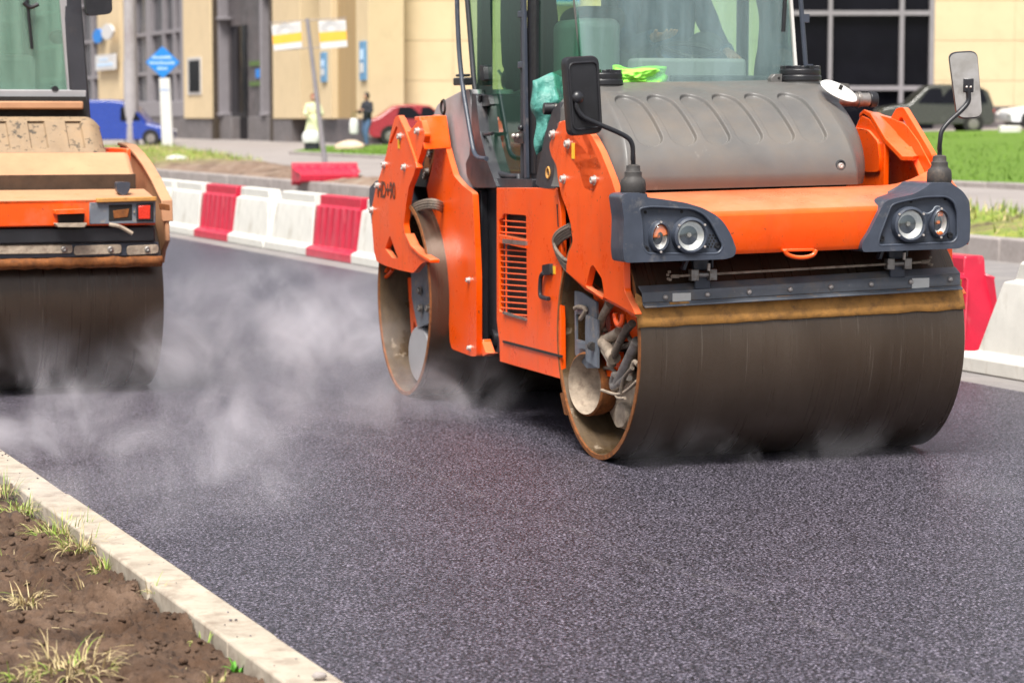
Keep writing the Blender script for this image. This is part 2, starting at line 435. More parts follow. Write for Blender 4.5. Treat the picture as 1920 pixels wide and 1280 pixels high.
def bolt(b, p, d=(-1,0,0), r=.019, h=.022):
    p = Vector(p); d = Vector(d).normalized()
    b.lathe([(r*1.35, 0), (r*1.35, .004), (r, .004), (r, h-.004), (r-.004, h), (r*.5, h), (r*.45, h-.008), (0, h-.008)], p, d, 14)
for x, y in [(1038,252),(1066,270),(1058,336),(1115,338),(1157,452),(1117,225)]:
    b = MB(); bolt(b, K(x, y, 0, po)); b.build('bolt', M['bolt'], RG, 40)
b = MB(); p = K(1075, 283, 0, po - .001); b.box(p - Vector((.002,.022,.04)), p + Vector((.0,.022,.04))); b.build('sticker', M['yellow'], RG)

# bumper beam -------------------------------------------------------
def zsh(u): return .036 * (u / DW)
b = MB()
sec = [(-.34, 1.05), (-.742, 1.052), (-.755, 1.075), (-.755, 1.235), (-.738, 1.258), (-.56, 1.305), (-.30, 1.338), (-.20, 1.33), (-.20, 1.05)]
def bumpf(a, c):
    u = -.012 + a * 1.68; i = int(round(c * (len(sec)-1))); v, z = sec[i]
    sag = 0
    if i in (5, 6): sag = .06 * max(0, (u - 1.42) / .24) ** 2 if u > 1.42 else .02 * max(0, (.15 - u) / .15)
    return Vector((u, v, z + zsh(u) + sag))
b.grid(bumpf, 40, len(sec) - 1)
for a in (0, 1): b.add([bumpf(a, i/(len(sec)-1)) for i in range(len(sec))], [tuple(range(len(sec)))])
b.build('bumper_beam', M['orange'], RG, 50, bevel=.008)
b = MB()
arc = [(1468,468),(1472,476),(1488,482),(1508,482),(1522,477),(1527,468)]
b.tube([K(x, y, 1, -.765) + Vector((0, -.02, 0)) for x, y in arc], .011, 8, 3)
b.box(K(1468,472,1,-.765) , K(1527,466,1,-.765) + Vector((0,.06,0)))
b.build('tow_lug', M['orange'], RG, bevel=.003)
# dark cavity between bumper and bonnet and scraper
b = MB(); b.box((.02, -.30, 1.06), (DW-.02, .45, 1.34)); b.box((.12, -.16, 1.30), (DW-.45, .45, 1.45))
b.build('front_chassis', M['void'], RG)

# bonnet ------------------------------------------------------------
hp = [(-.30, 1.352), (-.315, 1.42), (-.285, 1.52), (-.20, 1.63), (-.04, 1.745), (.16, 1.825), (.36, 1.868), (.53, 1.885)]
def hprof(t):
    P = [Vector((v, z, 0)) for v, z in hp]; x = t * (len(P) - 1); i = min(int(x), len(P) - 2); f = x - i
    p0, p1, p2, p3 = P[max(i-1,0)], P[i], P[i+1], P[min(i+2, len(P)-1)]
    q = 0.5 * ((2*p1) + (p2-p0)*f + (2*p0-5*p1+4*p2-p3)*f*f + (3*p1-p0-3*p2+p3)*f*f*f)
    return q.x, q.y
uLb, uLm, uLt = K(1169,341,1,-.30).x, K(1149,195,1,-.02).x, K(1121,162,1,.50).x
uRb, uRm, uRt = K(1607,341,1,-.30).x, K(1543,193,1,-.02).x, K(1532,158,1,.50).x
def edge(t, a, m_, c): 
    k = t / .62
    return a + (m_ - a) * k if k < 1 else m_ + (c - m_) * ((t - .62) / .38)
slots = []
for xt, xb in zip((1181,1241,1303,1363,1424,1486), (1216,1280,1343,1404,1464,1524)):
    slots.append((K(xt, 190, 1, .02).x, 1.768, K(xb, 255, 1, -.21).x, 1.615))
def hood_pt(a, t):
    v, z = hprof(t); u = edge(t, uLb, uLm, uLt) * (1 - a) + edge(t, uRb, uRm, uRt) * a
    d = 0
    for u0, z0, u1, z1 in slots:
        kx = 1.45
        P, A_, B_ = Vector((u, z*kx)), Vector((u0, z0*kx)), Vector((u1, z1*kx))
        ab = B_ - A_; s = max(0, min(1, (P - A_).dot(ab) / ab.length_squared)); dist = (P - (A_ + ab * s)).length
        x = (dist - .064) / .010
        d = max(d, 1 - max(0, min(1, x)))
    d = d * d * (3 - 2 * d)
    return Vector((u, v + .017 * d, z - .014 * d + zsh(u) * .8))
b = MB(); b.grid(hood_pt, 420, 230)
def sidefac(a, cols):
    def fn(i, t):
        p = hood_pt(a, t); k = i * (len(cols) - 1); j = min(int(k), len(cols) - 2); f = k - j
        (du0, dv0, dz0), (du1, dv1, dz1) = cols[j], cols[j+1]
        v = p.y + dv0 + (dv1 - dv0) * f
        return Vector((p.x + du0 + (du1 - du0) * f, min(v, .62) if t < 1 else v, p.z + (dz0 + (dz1 - dz0) * f) * t))
    return fn
def rightfac(i, t):
    p = hood_pt(1, t); cols = [(0,0,0), (.115 + .13*t, .17, -.02), (.135 + .12*t, .24, -.05), (.13 + .10*t, .9, -.05)]
    k = i * 3; j = min(int(k), 2); f = k - j; c0_, c1_ = cols[j], cols[j+1]; e_ = min(1, t / .2)
    return Vector((p.x + c0_[0] + (c1_[0]-c0_[0])*f, min(p.y + c0_[1] + (c1_[1]-c0_[1])*f, .62), p.z + (c0_[2] + (c1_[2]-c0_[2])*f) * t))
b.grid(rightfac, 12, 230)
b.grid(sidefac(0, [(0,0,0), (-.055,.10,-.02), (-.075,.24,-.04), (-.06, .9, -.04)]), 12, 230, flip=True)
hood = b.build('bonnet', M['hood'], RG, 60)
# raised rim lip, lid, caps, brackets on the bonnet
b = MB()
c0 = K(1572, 173, 1, .12)
b.lathe([(.10, 0), (.105, .006), (.098, .014), (.05, .018), (0, .018)], c0, Vector((.30, -.55, 1)), 36)
o = b.build('filler_lid', M['sticker'], hood, 60)
o2 = MB(); o2.cyl(c0 + Vector((.003, -.008, .014)), c0 + Vector((.009,-.019,.034)), .010); o2.build('lid_hole', M['void'], o)
for (x, y, v) in ((1500, 150, .42), (1128, 158, .42)):
    c = K(x, y, 1, v)
    b = MB(); b.lathe([(.115, -.10), (.105, -.02), (.10, 0)], c, (0,0,1), 30); b.build('filler_neck', M['hood'], hood, 50)
    b = MB(); b.lathe([(.02, -.005), (.112, -.004), (.112, .02), (.105, .024), (.108, .028), (.108, .052), (.10, .058), (.0, .058)], c, (0,0,1), 40)
    for i in range(8):
        t = i * math.pi / 4 + .2
        b.obox(c + Vector((math.cos(t)*.085, math.sin(t)*.085, .062)), ((math.cos(t), math.sin(t), 0), (-math.sin(t), math.cos(t), 0), (0,0,1)), (.02, .014, .012))
    b.build('tank_cap', M['black'], hood, 40, bevel=.003)
for x0, x1, y0, y1 in ((1146,1165,149,168), (1446,1467,139,160)):
    b = MB(); p, q = K(x0, y1, 1, .40), K(x1, y0, 1, .40)
    b.prism([p, Vector((q.x, p.y, p.z)), q, Vector((p.x + .02, p.y, q.z)), Vector((p.x, p.y, q.z - .02))], (0, .05, 0))
    hb = b.build('hinge_bracket', M['hood'], hood, bevel=.004)
    b = MB(); c = (p + q) / 2 + Vector((.012, -.003, .008)); b.cyl(c, c + Vector((0, .01, 0)), .007); b.build('hinge_pin', M['void'], hb)
b = MB(); c = K(1573, 311, 1, -.29) + Vector((0, -.012, 0))
b.lathe([(.030, 0), (.030, .008), (.022, .011), (.020, .007), (0, .007)], c, (0,-1,.1), 28); kb = b.build('latch', M['black'], hood, 50)
b = MB(); b.lathe([(.014, 0), (.014, .014), (.006, .016), (0, .01)], c, (0,-1,.1), 16); b.build('latch_pin', M['bolt'], kb, 50)

# headlamp clusters --------------------------------------------------
FV = -.785
CL = [(1164,367),(1176,362),(1206,362),(1214,370),(1245,374),(1285,380),(1318,390),(1344,404),(1358,418),(1371,440),(1381,468),(1377,481),(1360,486),(1171,493),(1168,470),(1170,410)]
CR = [(1617,473),(1616,456),(1629,437),(1650,395),(1658,379),(1672,373),(1714,364),(1738,350),(1745,343),(1782,342),(1792,349),(1806,359),(1818,377),(1820,420),(1818,455),(1800,466)]
PLt = [(1198,391),(1222,387),(1299,391),(1320,401),(1334,416),(1358,462),(1348,476),(1214,476),(1206,464),(1204,420)]
PRt = [(1646,461),(1650,442),(1672,384),(1690,378),(1735,369),(1775,368),(1790,378),(1797,400),(1797,445),(1788,455)]
def cluster(out, inn, lamp, ind, boot, sgn):
    b = MB(); O = pl(out, 1, FV, 8, 4); I = pl(inn, 1, FV, 8, 4)
    b.prism(O, (0, .032, 0), [I]); 
    # rear body: tapers back
    c = sum(O, Vector()) / len(O)
    O1 = [p + Vector((0, .0325, 0)) for p in O]; O2 = [Vector((p.x, p.y + (.13 if sgn < 0 else .26), p.z)) for p in O1]
    n = len(O); b.add(O1 + O2, [(i, (i+1) % n, n + (i+1) % n, n + i) for i in range(n)] + [tuple(range(n)), tuple(range(n, 2*n))[::-1]])
    h = b.build('headlamp_housing', M['slate'], RG, 40, bevel=.009, seg=3)
    b = MB(); b.tube([p + Vector((0, .006, 0)) for p in I] + [I[0] + Vector((0, .006, 0))], .0075, 8, 1); b.build('housing_rim', M['slate'], h, 60)
    b = MB(); P = [p + Vector((0, .026, 0)) for p in I]; b.prism(P, (0, .004, 0)); b.build('lamp_panel', M['slate'], h)
    # round headlamp
    for (x, y, kind) in ((*lamp, 0), (*ind, 1)):
        c = K(x, y, 1, FV); ax = Vector((0, -1, 0)); r = .069 if kind == 0 else .058
        sx = 1.0 if kind == 0 else .66
        rim = MB(); rim.lathe([(r*1.30, .026), (r*1.24, -.012), (r*1.08, -.018), (r*1.0, -.010), (r*.98, .02)], (0,0,0), (0,1,0), 40)
        rim.v = [Vector((p.x*sx, p.y, p.z)) + c for p in rim.v]; ro = rim.build('lamp_bezel', M['slate'], h, 50)
        rf = MB(); rf.lathe([(r, .0), (r*.8, .022), (r*.45, .032), (r*.2, .034)], (0,0,0), (0,1,0), 40)
        rf.v = [Vector((p.x*sx, p.y, p.z)) + c for p in rf.v]
        lo = rf.build('headlight' if kind == 0 else 'indicator_light', M['chrome'], h, 60)
        bulb = MB(); bulb.cyl(c + Vector((0,.036,0)), c + Vector((-.004,.006,.004)), r*.20, r*.15, 14); bulb.build('bulb', M['steel'] if kind == 0 else M['amber'], lo)
        if kind == 1:
            am = MB(); nn = 18
            t0, t1 = (math.radians(5), math.radians(190)) if sgn < 0 else (math.radians(62), math.radians(118))
            vs = []
            for q in (.99, .40 if sgn < 0 else .62):
                for i in range(nn + 1):
                    t = t0 + (t1 - t0) * i / nn; vs.append(c + Vector((math.cos(t)*r*q*sx, -.004 - (1-q)*.006, math.sin(t)*r*q)))
            am.add(vs, [(i, i+1, nn+2+i, nn+1+i) for i in range(nn)])
            am.prism([vs[i] for i in range(0, nn+1, 3)] + [vs[nn+1+i] for i in range(nn, -1, -3)], (0, .006, 0))
            am.build('amber_cover', M['amber'], lo)
            if sgn > 0:
                a2 = MB(); a2.sphere(c + Vector((0, -.002, -r*.86)), .018, 12, 8, (1, .5, .7)); a2.build('amber_cover', M['amber'], lo)
        ln = MB(); ln.lathe([(r*.99, -.008), (r*.8, -.016), (r*.4, -.021), (0, -.022)], (0,0,0), (0,1,0), 40)
        ln.v = [Vector((p.x*sx, p.y, p.z)) + c for p in ln.v]; ln.build('lamp_glass', M['lens'], lo, 60)
        sw = MB()
        for t in ((90, 270) if kind else (38, 142, 218, 322)):
            q = c + Vector((math.cos(R(t))*r*1.2*sx, -.014, math.sin(R(t))*r*1.2)); sw.cyl(q, q + Vector((0, -.006, 0)), .0055, n=10)
        sw.build('lamp_screw', M['bolt'], ro)
    # wire and screw holes on panel
    ho = MB()
    if sgn < 0:
        for r_ in range(5):
            for c_ in range(4 if r_ % 2 else 3 + (r_ > 2)):
                q = K(1331 + c_*6 - r_*2.4, 441 + r_*5.4, 1, FV + .0255); ho.cyl(q, q + Vector((0,-.001,0)), .0052, n=8)
    for x, y in (((1210, 398), (1278, 397)) if sgn < 0 else ((1708, 378), (1772, 373))):
        q = K(x, y, 1, FV + .0255); ho.cyl(q, q + Vector((0,-.001,0)), .008, n=10)
    ho.build('vent_holes', M['void'], h)
    sc_ = MB()
    for x, y in (((1211,467), (1345,460)) if sgn < 0 else ((1653,447), (1781,441))):
        sc_ = MB(); q = K(x, y, 1, FV + .026); sc_.lathe([(.016, 0), (.014, .008), (.008, .008), (.006, .004), (0, .004)], q, (0,-1,0), 14); sc_.build('panel_screw', M['black'], h, 50)
    return h
HL = cluster(CL, PLt, (1295,442), (1237,444), None, -1)
HR = cluster(CR, PRt, (1706,421), (1762,418), None, 1)
b = MB(); b.tube([K(x, y, 1, FV - .006) for x, y in [(1731,398),(1738,401),(1748,396),(1754,388),(1762,388)]], .004, 6); b.build('lamp_wire', M['greymetal'], HR)
# side cheek of the left cluster, running back along the yoke
b = MB(); P = [K(1146,362,1,-.52), K(1170,410,1,-.70), K(1168,492,1,-.70), K(1160,440,1,-.50)]
b.prism(P, (.03, .02, 0)); b.build('housing_cheek', M['slate'], HL, bevel=.006)

# mirrors -------------------------------------------------------------
def mirror(quad, ptsarm, boot, v, facing, label):
    P = [K(x, y, 1, v) for x, y in rnd(quad, 14, 5)]
    c = sum(P, Vector()) / len(P)
    b = MB(); n = len(P)
    yaw = R(12) if facing < 0 else R(-24)
    rot = Matrix.Rotation(yaw, 3, 'Z')
    f = 1 / math.cos(yaw)
    P = [c + rot @ Vector(((p - c).x * f, 0, (p - c).z)) for p in P]
    dn = rot @ Vector((0, 1, 0))
    lay = [(.90, -.026), (.97, -.024), (1.0, -.012), (1.0, .018), (.97, .024)]
    vs = []
    for s_, d in lay: vs += [c + (p - c) * s_ + dn * d for p in P]
    fs = [tuple(range(n))[::-1], tuple(range((len(lay)-1)*n, len(lay)*n))]
    for k in range(len(lay) - 1): fs += [(k*n+i, k*n+(i+1) % n, (k+1)*n+(i+1) % n, (k+1)*n+i) for i in range(n)]
    b.add(vs, fs); mo = b.build('wing_mirror', M['black'], RG, 35)
    if label: mo['label'] = label
    # inner lip and ribs (back) or mirror glass (front)
    if facing < 0:
        q = [c + (p - c) * .84 - dn * .027 for p in P]
        b = MB(); b.tube(q + [q[0]], .006, 8, 1); b.build('back_ridge', M['black'], mo)
        g = MB(); g.add([c + (p - c) * .9 + dn * .0245 for p in P], [tuple(range(n))]); g.build('mirror_glass', M['mirror'], mo, recalc=False)
    else:
        g = MB(); g.add([c + (p - c) * .955 - dn * .0275 for p in P] + [c + (p-c)*.955 - dn*.0255 for p in P], [tuple(range(n)), tuple(range(n, 2*n))[::-1]] + [(i, (i+1)%n, n+(i+1)%n, n+i) for i in range(n)])
        g.build('mirror_glass', M['mirror'], mo)
    A_ = [K(x, y, 1, v - .045) for x, y in ptsarm]
    base = K(*boot[0], 1, FV + .1); A_[-1] = base + Vector((0, 0, .17)); A_.append(base + Vector((0,0,.05)))
    A_[-3] = Vector((A_[-3].x, (A_[-3].y + base.y) / 2, A_[-3].z))
    b = MB(); b.tube(A_, .0115, 12, 5); am = b.build('mirror_arm', M['black'], RG, 50)
    b = MB(); q = A_[0]
    if facing < 0: b.sphere(q, .030, 16, 12, (1, .8, 1)); 
    else: b.obox(q + Vector((0, 0, .03)), (rot @ Vector((1,0,0)), dn, (0,0,1)), (.024, .008, .034))
    b.build('mirror_clamp', M['black'], am, bevel=.004)
    if facing > 0:
        b = MB()
        for dx in (-.018, .004): b.sphere(q + Vector((dx, -.014, .022)), .006, 8, 6)
        b.build('clamp_bolt', M['bolt'], am)
    b = MB(); h = boot[1]
    b.lathe([(.060, -.02), (.058, .0), (.061, .004), (.060, .045), (.056, .062), (.044, .072), (.041, .08), (.041, .098), (.034, .104), (.032, .128), (.020, .134), (.0, .134)], base, (0,0,1), 28)
    b.build('rubber_boot', M['rubber'], am, 45)
    b = MB(); b.lathe([(.075, -.055), (.068, -.01), (.064, .002), (0, .002)], base - Vector((0,0,.004)), (0,0,1), 30); b.build('boot_base', M['slate'], HL if facing < 0 else HR, 50)
mirror([(1052,108),(1120,104),(1129,250),(1064,256)], [(1083,183),(1081,200),(1090,216),(1108,227),(1168,253),(1185,270),(1188,300),(1187,320)], ((1187,362), .1), -.66, -1, 'black wing mirror seen from its back')
mirror([(1784,98),(1828,95),(1836,222),(1797,224)], [(1816,172),(1816,190),(1804,206),(1780,228),(1766,246),(1763,262),(1763,280),(1762,300)], ((1761,342), .1), -.66, 1, 'wing mirror showing its grey reflecting face')

# scraper bar and rubber ----------------------------------------------
SV = -.585
def sv(x, y, v=SV): return K(x, y, 1, v)
b = MB()
lt, lb, rt, rb = sv(1204,549), sv(1204,568), sv(1801,512), sv(1801,535)
off = Vector((0, .006, 0))
b.prism([lt, lb, rb, rt], (0, .006, 0))
tl, tr = lt + Vector((0, .055, .03)), rt + Vector((0, .055, .03))
b.prism([lt, rt, tr, tl], (0, .002, -.006))
ll, lr = sv(1210,576,-.635), sv(1806,541,-.635)
bar = b.build('scraper_bar', M['dustyslate'], RG, bevel=.003)
b = MB(); b.prism([lb, rb, lr, ll], (0, .004, -.006)); b.build('scraper_lip', M['greymetal'], bar, bevel=.002)
for k in range(8):
    t = (.07 + k * .128); p = lt.lerp(rt, t) + Vector((0, -.001, -.028))
    if k == 1: 
        pass
    bb = MB(); bb.lathe([(.013, 0), (.0125, .006), (.008, .011), (0, .012)], p, (0,-1,0), 14); bb.build('scraper_bolt', M['bolt'], bar, 60)
for t in (.115, .865):
    bb = MB(); p = lt.lerp(rt, t); bb.box(p + Vector((-.04, -.0022, -.062)), p + Vector((.055, -.0005, -.012))); bb.build('scraper_label', M['sticker'], bar)
for t in (.09, .42, .80):
    bb = MB(); p = lb.lerp(rb, t); bb.obox(p + Vector((.03, -.022, -.009)), ((1,0,.02), (0,-1,-.35), (0,-.35,1)), (.05, .012, .0035)); bb.build('scraper_slot', M['ochre'], bar)
b = MB(); nseg = 60; vs = []
for row, (dz, dv) in enumerate(((.03, .02), (0, 0), (-.04, .0), (-.075, 0), (-.108, 0))):
    for i in range(nseg + 1):
        t = i / nseg; p = lb.lerp(rb, t) + Vector((0, .012, -.004))
        w = noise.noise(Vector((t*16, row*.5, 3))) * (.007 if row > 2 else 0)
        q = p + Vector(((t-.5)*.05, dv, dz + w - (.006 if row > 1 else 0)))
        if row > 0: q.y = -(math.sqrt(.36 - (q.z - .6) ** 2) + .012)
        vs.append(q)
w_ = nseg + 1; fs = [(r_*w_+i, r_*w_+i+1, (r_+1)*w_+i+1, (r_+1)*w_+i) for r_ in range(4) for i in range(nseg)]
b.add(vs, fs)
P = pl([(1193,549),(1203,556),(1206,578),(1214,590),(1232,596),(1200,600),(1191,590)], 1, SV - .005, 3); b.prism(P, (0, .012, 0))
fl = b.build('scraper_rubber', M['ochre'], RG, 60)
mo = fl.modifiers.new('s', 'SOLIDIFY'); mo.thickness = .008
# spray rod with clamps
b = MB(); p0, p1 = K(1262,518,1,-.60), K(1738,491,1,-.60)
b.cyl(p0, p1, .0065, n=10); b.cyl(p0 - U(.01), p0 + U(.03), .010, n=10); b.cyl(p1 - U(.03), p1 + U(.01), .010, n=10)
for q, s_ in ((p0, -1), (p1, 1)):
    for a in ((0,.022), (.012,-.012), (-.012,-.014), (.018,.006)): b.obox(q + Vector((s_*.02, a[0], a[1])), ((1,0,0),(0,1,0),(0,0,1)), (.007,.005,.006))
rod = b.build('spray_rod', M['mud'], RG, bevel=.002)
for cx in (1316, 1682):
    t = (cx - 1262) / 476.; p = p0.lerp(p1, t)
    b = MB()
    for du in (-.047, .047): b.obox(p + U(du), ((1,0,0),(0,1,0),(0,0,1)), (.020, .022, .028))
    b.cyl(p - U(.06), p + U(.06), .014, n=12)
    b.build('rod_clamp', M['steel'], rod, bevel=.004)
    b = MB(); b.box(p + Vector((-.04, .02, .02)), p + Vector((.04, .05, .11))); b.box(p + Vector((-.035, .01, -.07)), p + Vector((.045, .03, .0)))
    b.obox(p + Vector((-.075, .03, .07)), ((1,0,-.35),(0,1,0),(.35,0,1)), (.009, .02, .05)); b.obox(p + Vector((.055, .03, .08)), ((1,0,0),(0,1,0),(0,0,1)), (.006, .02, .05))
    b.build('clamp_bracket', M['slate'], rod, bevel=.004)
    b = MB(); b.cyl(p + Vector((.02,-.024,.02)), p + Vector((.022,-.024,.055)), .008, n=10); b.build('clamp_screw', M['bolt'], rod)

for px_, r_, u_ in (([(1140,560),(1133,585),(1131,605),(1136,622)], .012, .09), ([(1170,600),(1176,625),(1190,650)], .012, .08), ([(1186,690),(1176,700),(1168,716),(1164,735)], .010, .02), ([(1146,640),(1160,650),(1176,648),(1192,636)], .013, .09), ([(1126,700),(1134,690),(1148,692),(1160,704)], .010, .09)):
    b = MB(); b.tube([K(x, y, 0, u_) for x, y in px_], r_, 10, 5); b.build('hose', M['cable'], RG, 60)
# underside spray/scraper beams in front-left drum end -----------------
# machinery inside the left end of the front drum ----------------------
b = MB(); b.prism(pl([(1120,560),(1143,566),(1146,700),(1122,700)], 0, .13), U(.03)); b.prism(pl([(1110,540),(1200,600),(1200,640),(1160,640),(1118,600)], 0, .15), U(.03))
b.prism(pl([(1120,655),(1160,660),(1162,712),(1122,700)], 0, .10), U(.03))
b.build('support_arm', M['orange'], RG, bevel=.004)
b = MB()
br = [(1077,545),(1090,548),(1118,566),(1120,640),(1118,690),(1100,690),(1078,664)]
b.prism(pl(br, 0, .05, 2), U(.012), [pl([(1080,588),(1097,592),(1097,640),(1080,636)], 0, .05), ])
b.prism(pl([(1098,590),(1120,600),(1120,690),(1098,676)], 0, .03), U(.012))
b.prism(pl([(1082,641),(1100,643),(1100,655),(1082,652)], 0, .03), U(.05))
b.build('drum_bracket', M['greymetal'], RG, bevel=.003)
b = MB(); b.tube(pl([(1078,578),(1086,575),(1098,579),(1094,590),(1088,598)], 0, .035), .012, 8); b.build('mud_lump', M['mud'], RG)
c = K(1096, 720, 0, .03)
ax = Vector((1, .22, .0)).normalized()
b = MB(); b.lathe([(.155, 0), (.163, .004), (.166, .012), (.160, .09), (.14, .15), (.11, .20), (.02, .205), (.0, .205)], c, ax, 48)
hub = b.build('hub_cup', M['rust'], RG, 50)
b = MB(); b.lathe([(.1545, -.001), (.145, .03), (.125, .10), (.09, .14), (.0, .145)], c, ax, 48); b.build('cup_inside', M['mud'], hub, 50)
b = MB(); b.prism(pl([(1127,696),(1165,695),(1188,715),(1192,745),(1190,790),(1180,806),(1155,800),(1128,738)], 0, .16, 4), U(.16)); b.build('motor_plate', M['mud'], RG, bevel=.01)
c = K(1163, 778, 0, .10); b = MB(); b.lathe([(0, 0), (.060, 0), (.066, .006), (.066, .05), (.055, .052), (.055, .09)], c, (1,.1,0), 30); b.build('motor_cap', M['mud'], RG, 45)
def hose(pts, r, us, mat='mud', name='hose'):
    b = MB(); P = [K(x, y, 0, us + .0 * i) for i, (x, y) in enumerate(pts)]; b.tube(P, r, 12, 5); return b.build(name, M[mat], RG, 60)
hose([(1144,570),(1132,590),(1126,610),(1122,628)], .022, .07, 'mud')
hose([(1120,612),(1120,628),(1128,640),(1138,650),(1146,664)], .03, .06)
hose([(1130,640),(1146,632),(1162,622)], .028, .08)
hose([(1186,606),(1172,622),(1160,645),(1150,668)], .020, .05, 'cable')
hose([(1146,664),(1152,672)], .035, .05); hose([(1134,655),(1146,676),(1146,684)], .024, .06)
hose([(1197,640),(1184,668),(1166,706),(1160,720)], .032, .06, 'steel', 'hydraulic_ram')
hose([(1154,702),(1150,716),(1152,726),(1160,722),(1178,706)], .022, .05, 'steel', 'ram_fork')
hose([(1128,731),(1150,738),(1164,738),(1180,728),(1194,714)], .008, .03)
hose([(1155,741),(1160,746),(1172,746)], .008, .03)
hose([(1108,648),(1112,650)], .022, .02, 'rubber')
hose([(1182,702),(1186,686),(1190,678),(1196,684)], .012, .03)
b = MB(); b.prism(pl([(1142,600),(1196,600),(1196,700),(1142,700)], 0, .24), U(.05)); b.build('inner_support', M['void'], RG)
b = MB(); b.prism(pl([(1050,737),(1056,735),(1062,778),(1058,776)], 0, .02), U(.2)); b.build('rear_scraper', M['rust'], RG)

# centre body -----------------------------------------------------------
bu = 0.0
panel = [(931,352),(1044,352),(1051,400),(1053,470),(1049,560),(1051,600),(1052,710),(937,677),(936,640),(931,600)]
gr = [(943,401),(986,404),(988,597),(936,583),(935,412),(941,410)]
b = MB(); P = [Vector((bu, v, z)) for v, z in []]
yb = lambda x, y: K(x, y, 0, bu)
b.prism([yb(*q) for q in panel], U(.03), [[yb(*q) for q in rnd(gr, 3)]])
body = b.build('engine_panel', M['orange'], RG, bevel=.004)
b = MB()
b.box((.06, .62, .45), (DW-.02, 1.58, 1.30)); b.box((DW-.02, .62, .40), (DW+.0, 1.58, 1.30))
b.box((.25, .5, .35), (DW-.25, 2.3, .62)); b.box((.2, 1.3, .42), (DW-.25, 2.1, 1.35))
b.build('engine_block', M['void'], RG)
# grille wires
b = MB()
for i in range(17):
    y0 = 414 + i * 10.9; 
    if 440 < y0 < 462: continue
    p, q = K(934, y0 - 1, 0, bu + .012), K(989, y0 + 3, 0, bu + .012); b.cyl(p, q, .0045, n=6)
p, q = K(949, 402, 0, bu + .012), K(950, 590, 0, bu + .012); b.cyl(p, q, .005, n=6)
b.obox((K(938,449,0,bu) + K(988,456,0,bu)) / 2 + U(.02), ((0,1,.02),(1,0,0),(0,0,1)), (.24, .03, .022))
b.build('grille', M['orange'], body)
b = MB(); p, q = K(945, 452, 0, bu - .004), K(987, 456, 0, bu - .004)
for i in range(26): 
    r_ = p.lerp(q, i/25.); b.obox(r_, ((0,1,0),(1,0,0),(0,0,1)), (.005, .008, .012))
p, q = K(945, 586, 0, bu - .004), K(987, 599, 0, bu - .004)
for i in range(30): 
    r_ = p.lerp(q, i/29.); b.obox(r_, ((0,1,0),(1,0,0),(0,0,1)), (.005, .008, .006))
b.build('step_tread', M['steel'], body)
b = MB(); A_ = [K(x, y, 0, bu - .012) for x, y in [(941,640),(1050,668)]]; b.obox((A_[0]+A_[1])/2 + U(.01), (A_[1]-A_[0], (1,0,0), (0,0,1)), ((A_[1]-A_[0]).length/2, .006, .006)); b.build('panel_seam', M['void'], body)
for xx in (1044, 1046):
    pass
b = MB(); p, q = K(1045, 383, 0, bu), K(1047, 425, 0, bu); b.obox((p+q)/2, (q-p, (0,1,0), (1,0,0)), ((q-p).length/2, .006, .003)); b.build('panel_seam', M['void'], body)
b = MB(); A_ = [K(x, y, 0, bu - .02) for x, y in [(1019,512),(1014,520),(1013,552),(1019,558),(1029,560)]]; b.tube(A_, .012, 10, 4)
b.prism(pl([(1016,497),(1030,494),(1031,515),(1016,516)], 0, bu - .02, 2), U(.02)); b.build('door_handle', M['black'], body, bevel=.004)
b = MB(); b.prism(pl([(1031,498),(1041,499),(1041,514),(1031,512)], 0, bu - .002), U(.002)); b.build('sticker', M['yellow'], body)

# pillar between the yokes
b = MB(); b.prism(pl([(888,300),(934,340),(934,600),(938,660),(896,665),(888,640)], 0, .10), U(.15)); b.prism(pl([(892,355),(902,357),(904,640),(894,640)], 0, .06), U(.04), mi=0)
b.build('pivot_pillar', M['darkslate'], RG, bevel=.006)
b = MB(); p, q = K(897, 520, 0, .03), K(900, 640, 0, .03); b.cyl(p, q, .012, n=12); b.sphere(K(897,520,0,.03), .024); b.build('gas_strut', M['steel'], RG)
b = MB(); b.prism(pl([(895,640),(905,636),(909,662),(895,666)], 0, .0), U(.05)); b.prism(pl([(903,640),(910,660),(918,662),(904,668)],0,-.01), U(.06)); b.build('pivot_lug', M['orange'], RG, bevel=.004)
b = MB(); c = K(921, 637, 0, .08); b.lathe([(.06, 0), (.06, .06), (.03, .06), (.03, 0)], c, (1,0,0), 20, closed=True); b.build('pivot_ring', M['black'], RG)

# rear yoke --------------------------------------------------------------
ro = -.17
RP = [(740,221),(745,216),(751,221),(757,236),(766,249),(784,226),(790,226),(797,254),(795,262),(788,290),(780,312),(775,330),(766,352),(761,385),(757,420),(760,442),(768,462),(785,478),(803,489),
      (790,494),(775,512),(748,506),(722,498),(706,490),(701,470),(698,430),(696,395),(705,350),(712,330),(724,290),(731,255)]
b = MB(); b.prism(pl(RP, 0, ro, 4), U(.035), [pl([(743,236),(746,240),(734,270),(729,270)], 0, ro, 2), pl([(722,466),(731,441),(741,470),(747,485),(735,484)], 0, ro, 3)])
def both2(mb):
    o = MB(); o.v = [Vector((DW - .288 - p[0], p[1], p[2] + .045)) for p in mb.v]; o.f = [list(f)[::-1] for f in mb.f]; o.m = list(mb.m); return Pair(mb, o)
sp2 = both2(b).build('side_plate', M['orange'], RG, bevel=.006)
ipx = [(799,232),(812,214),(820,218),(832,262),(842,300),(851,330),(868,349),(886,362),(889,420),(893,520),(893,668),(884,668),(847,654),(843,640),(840,560),(836,500),(828,440),(812,400),(803,372),(800,352),(806,330),(812,300),(818,264)]
iu = -.03
b = MB(); b.prism(pl(ipx, 0, iu, 4), U(.035)); both2(b).build('inner_plate', M['orange'], RG, bevel=.006)
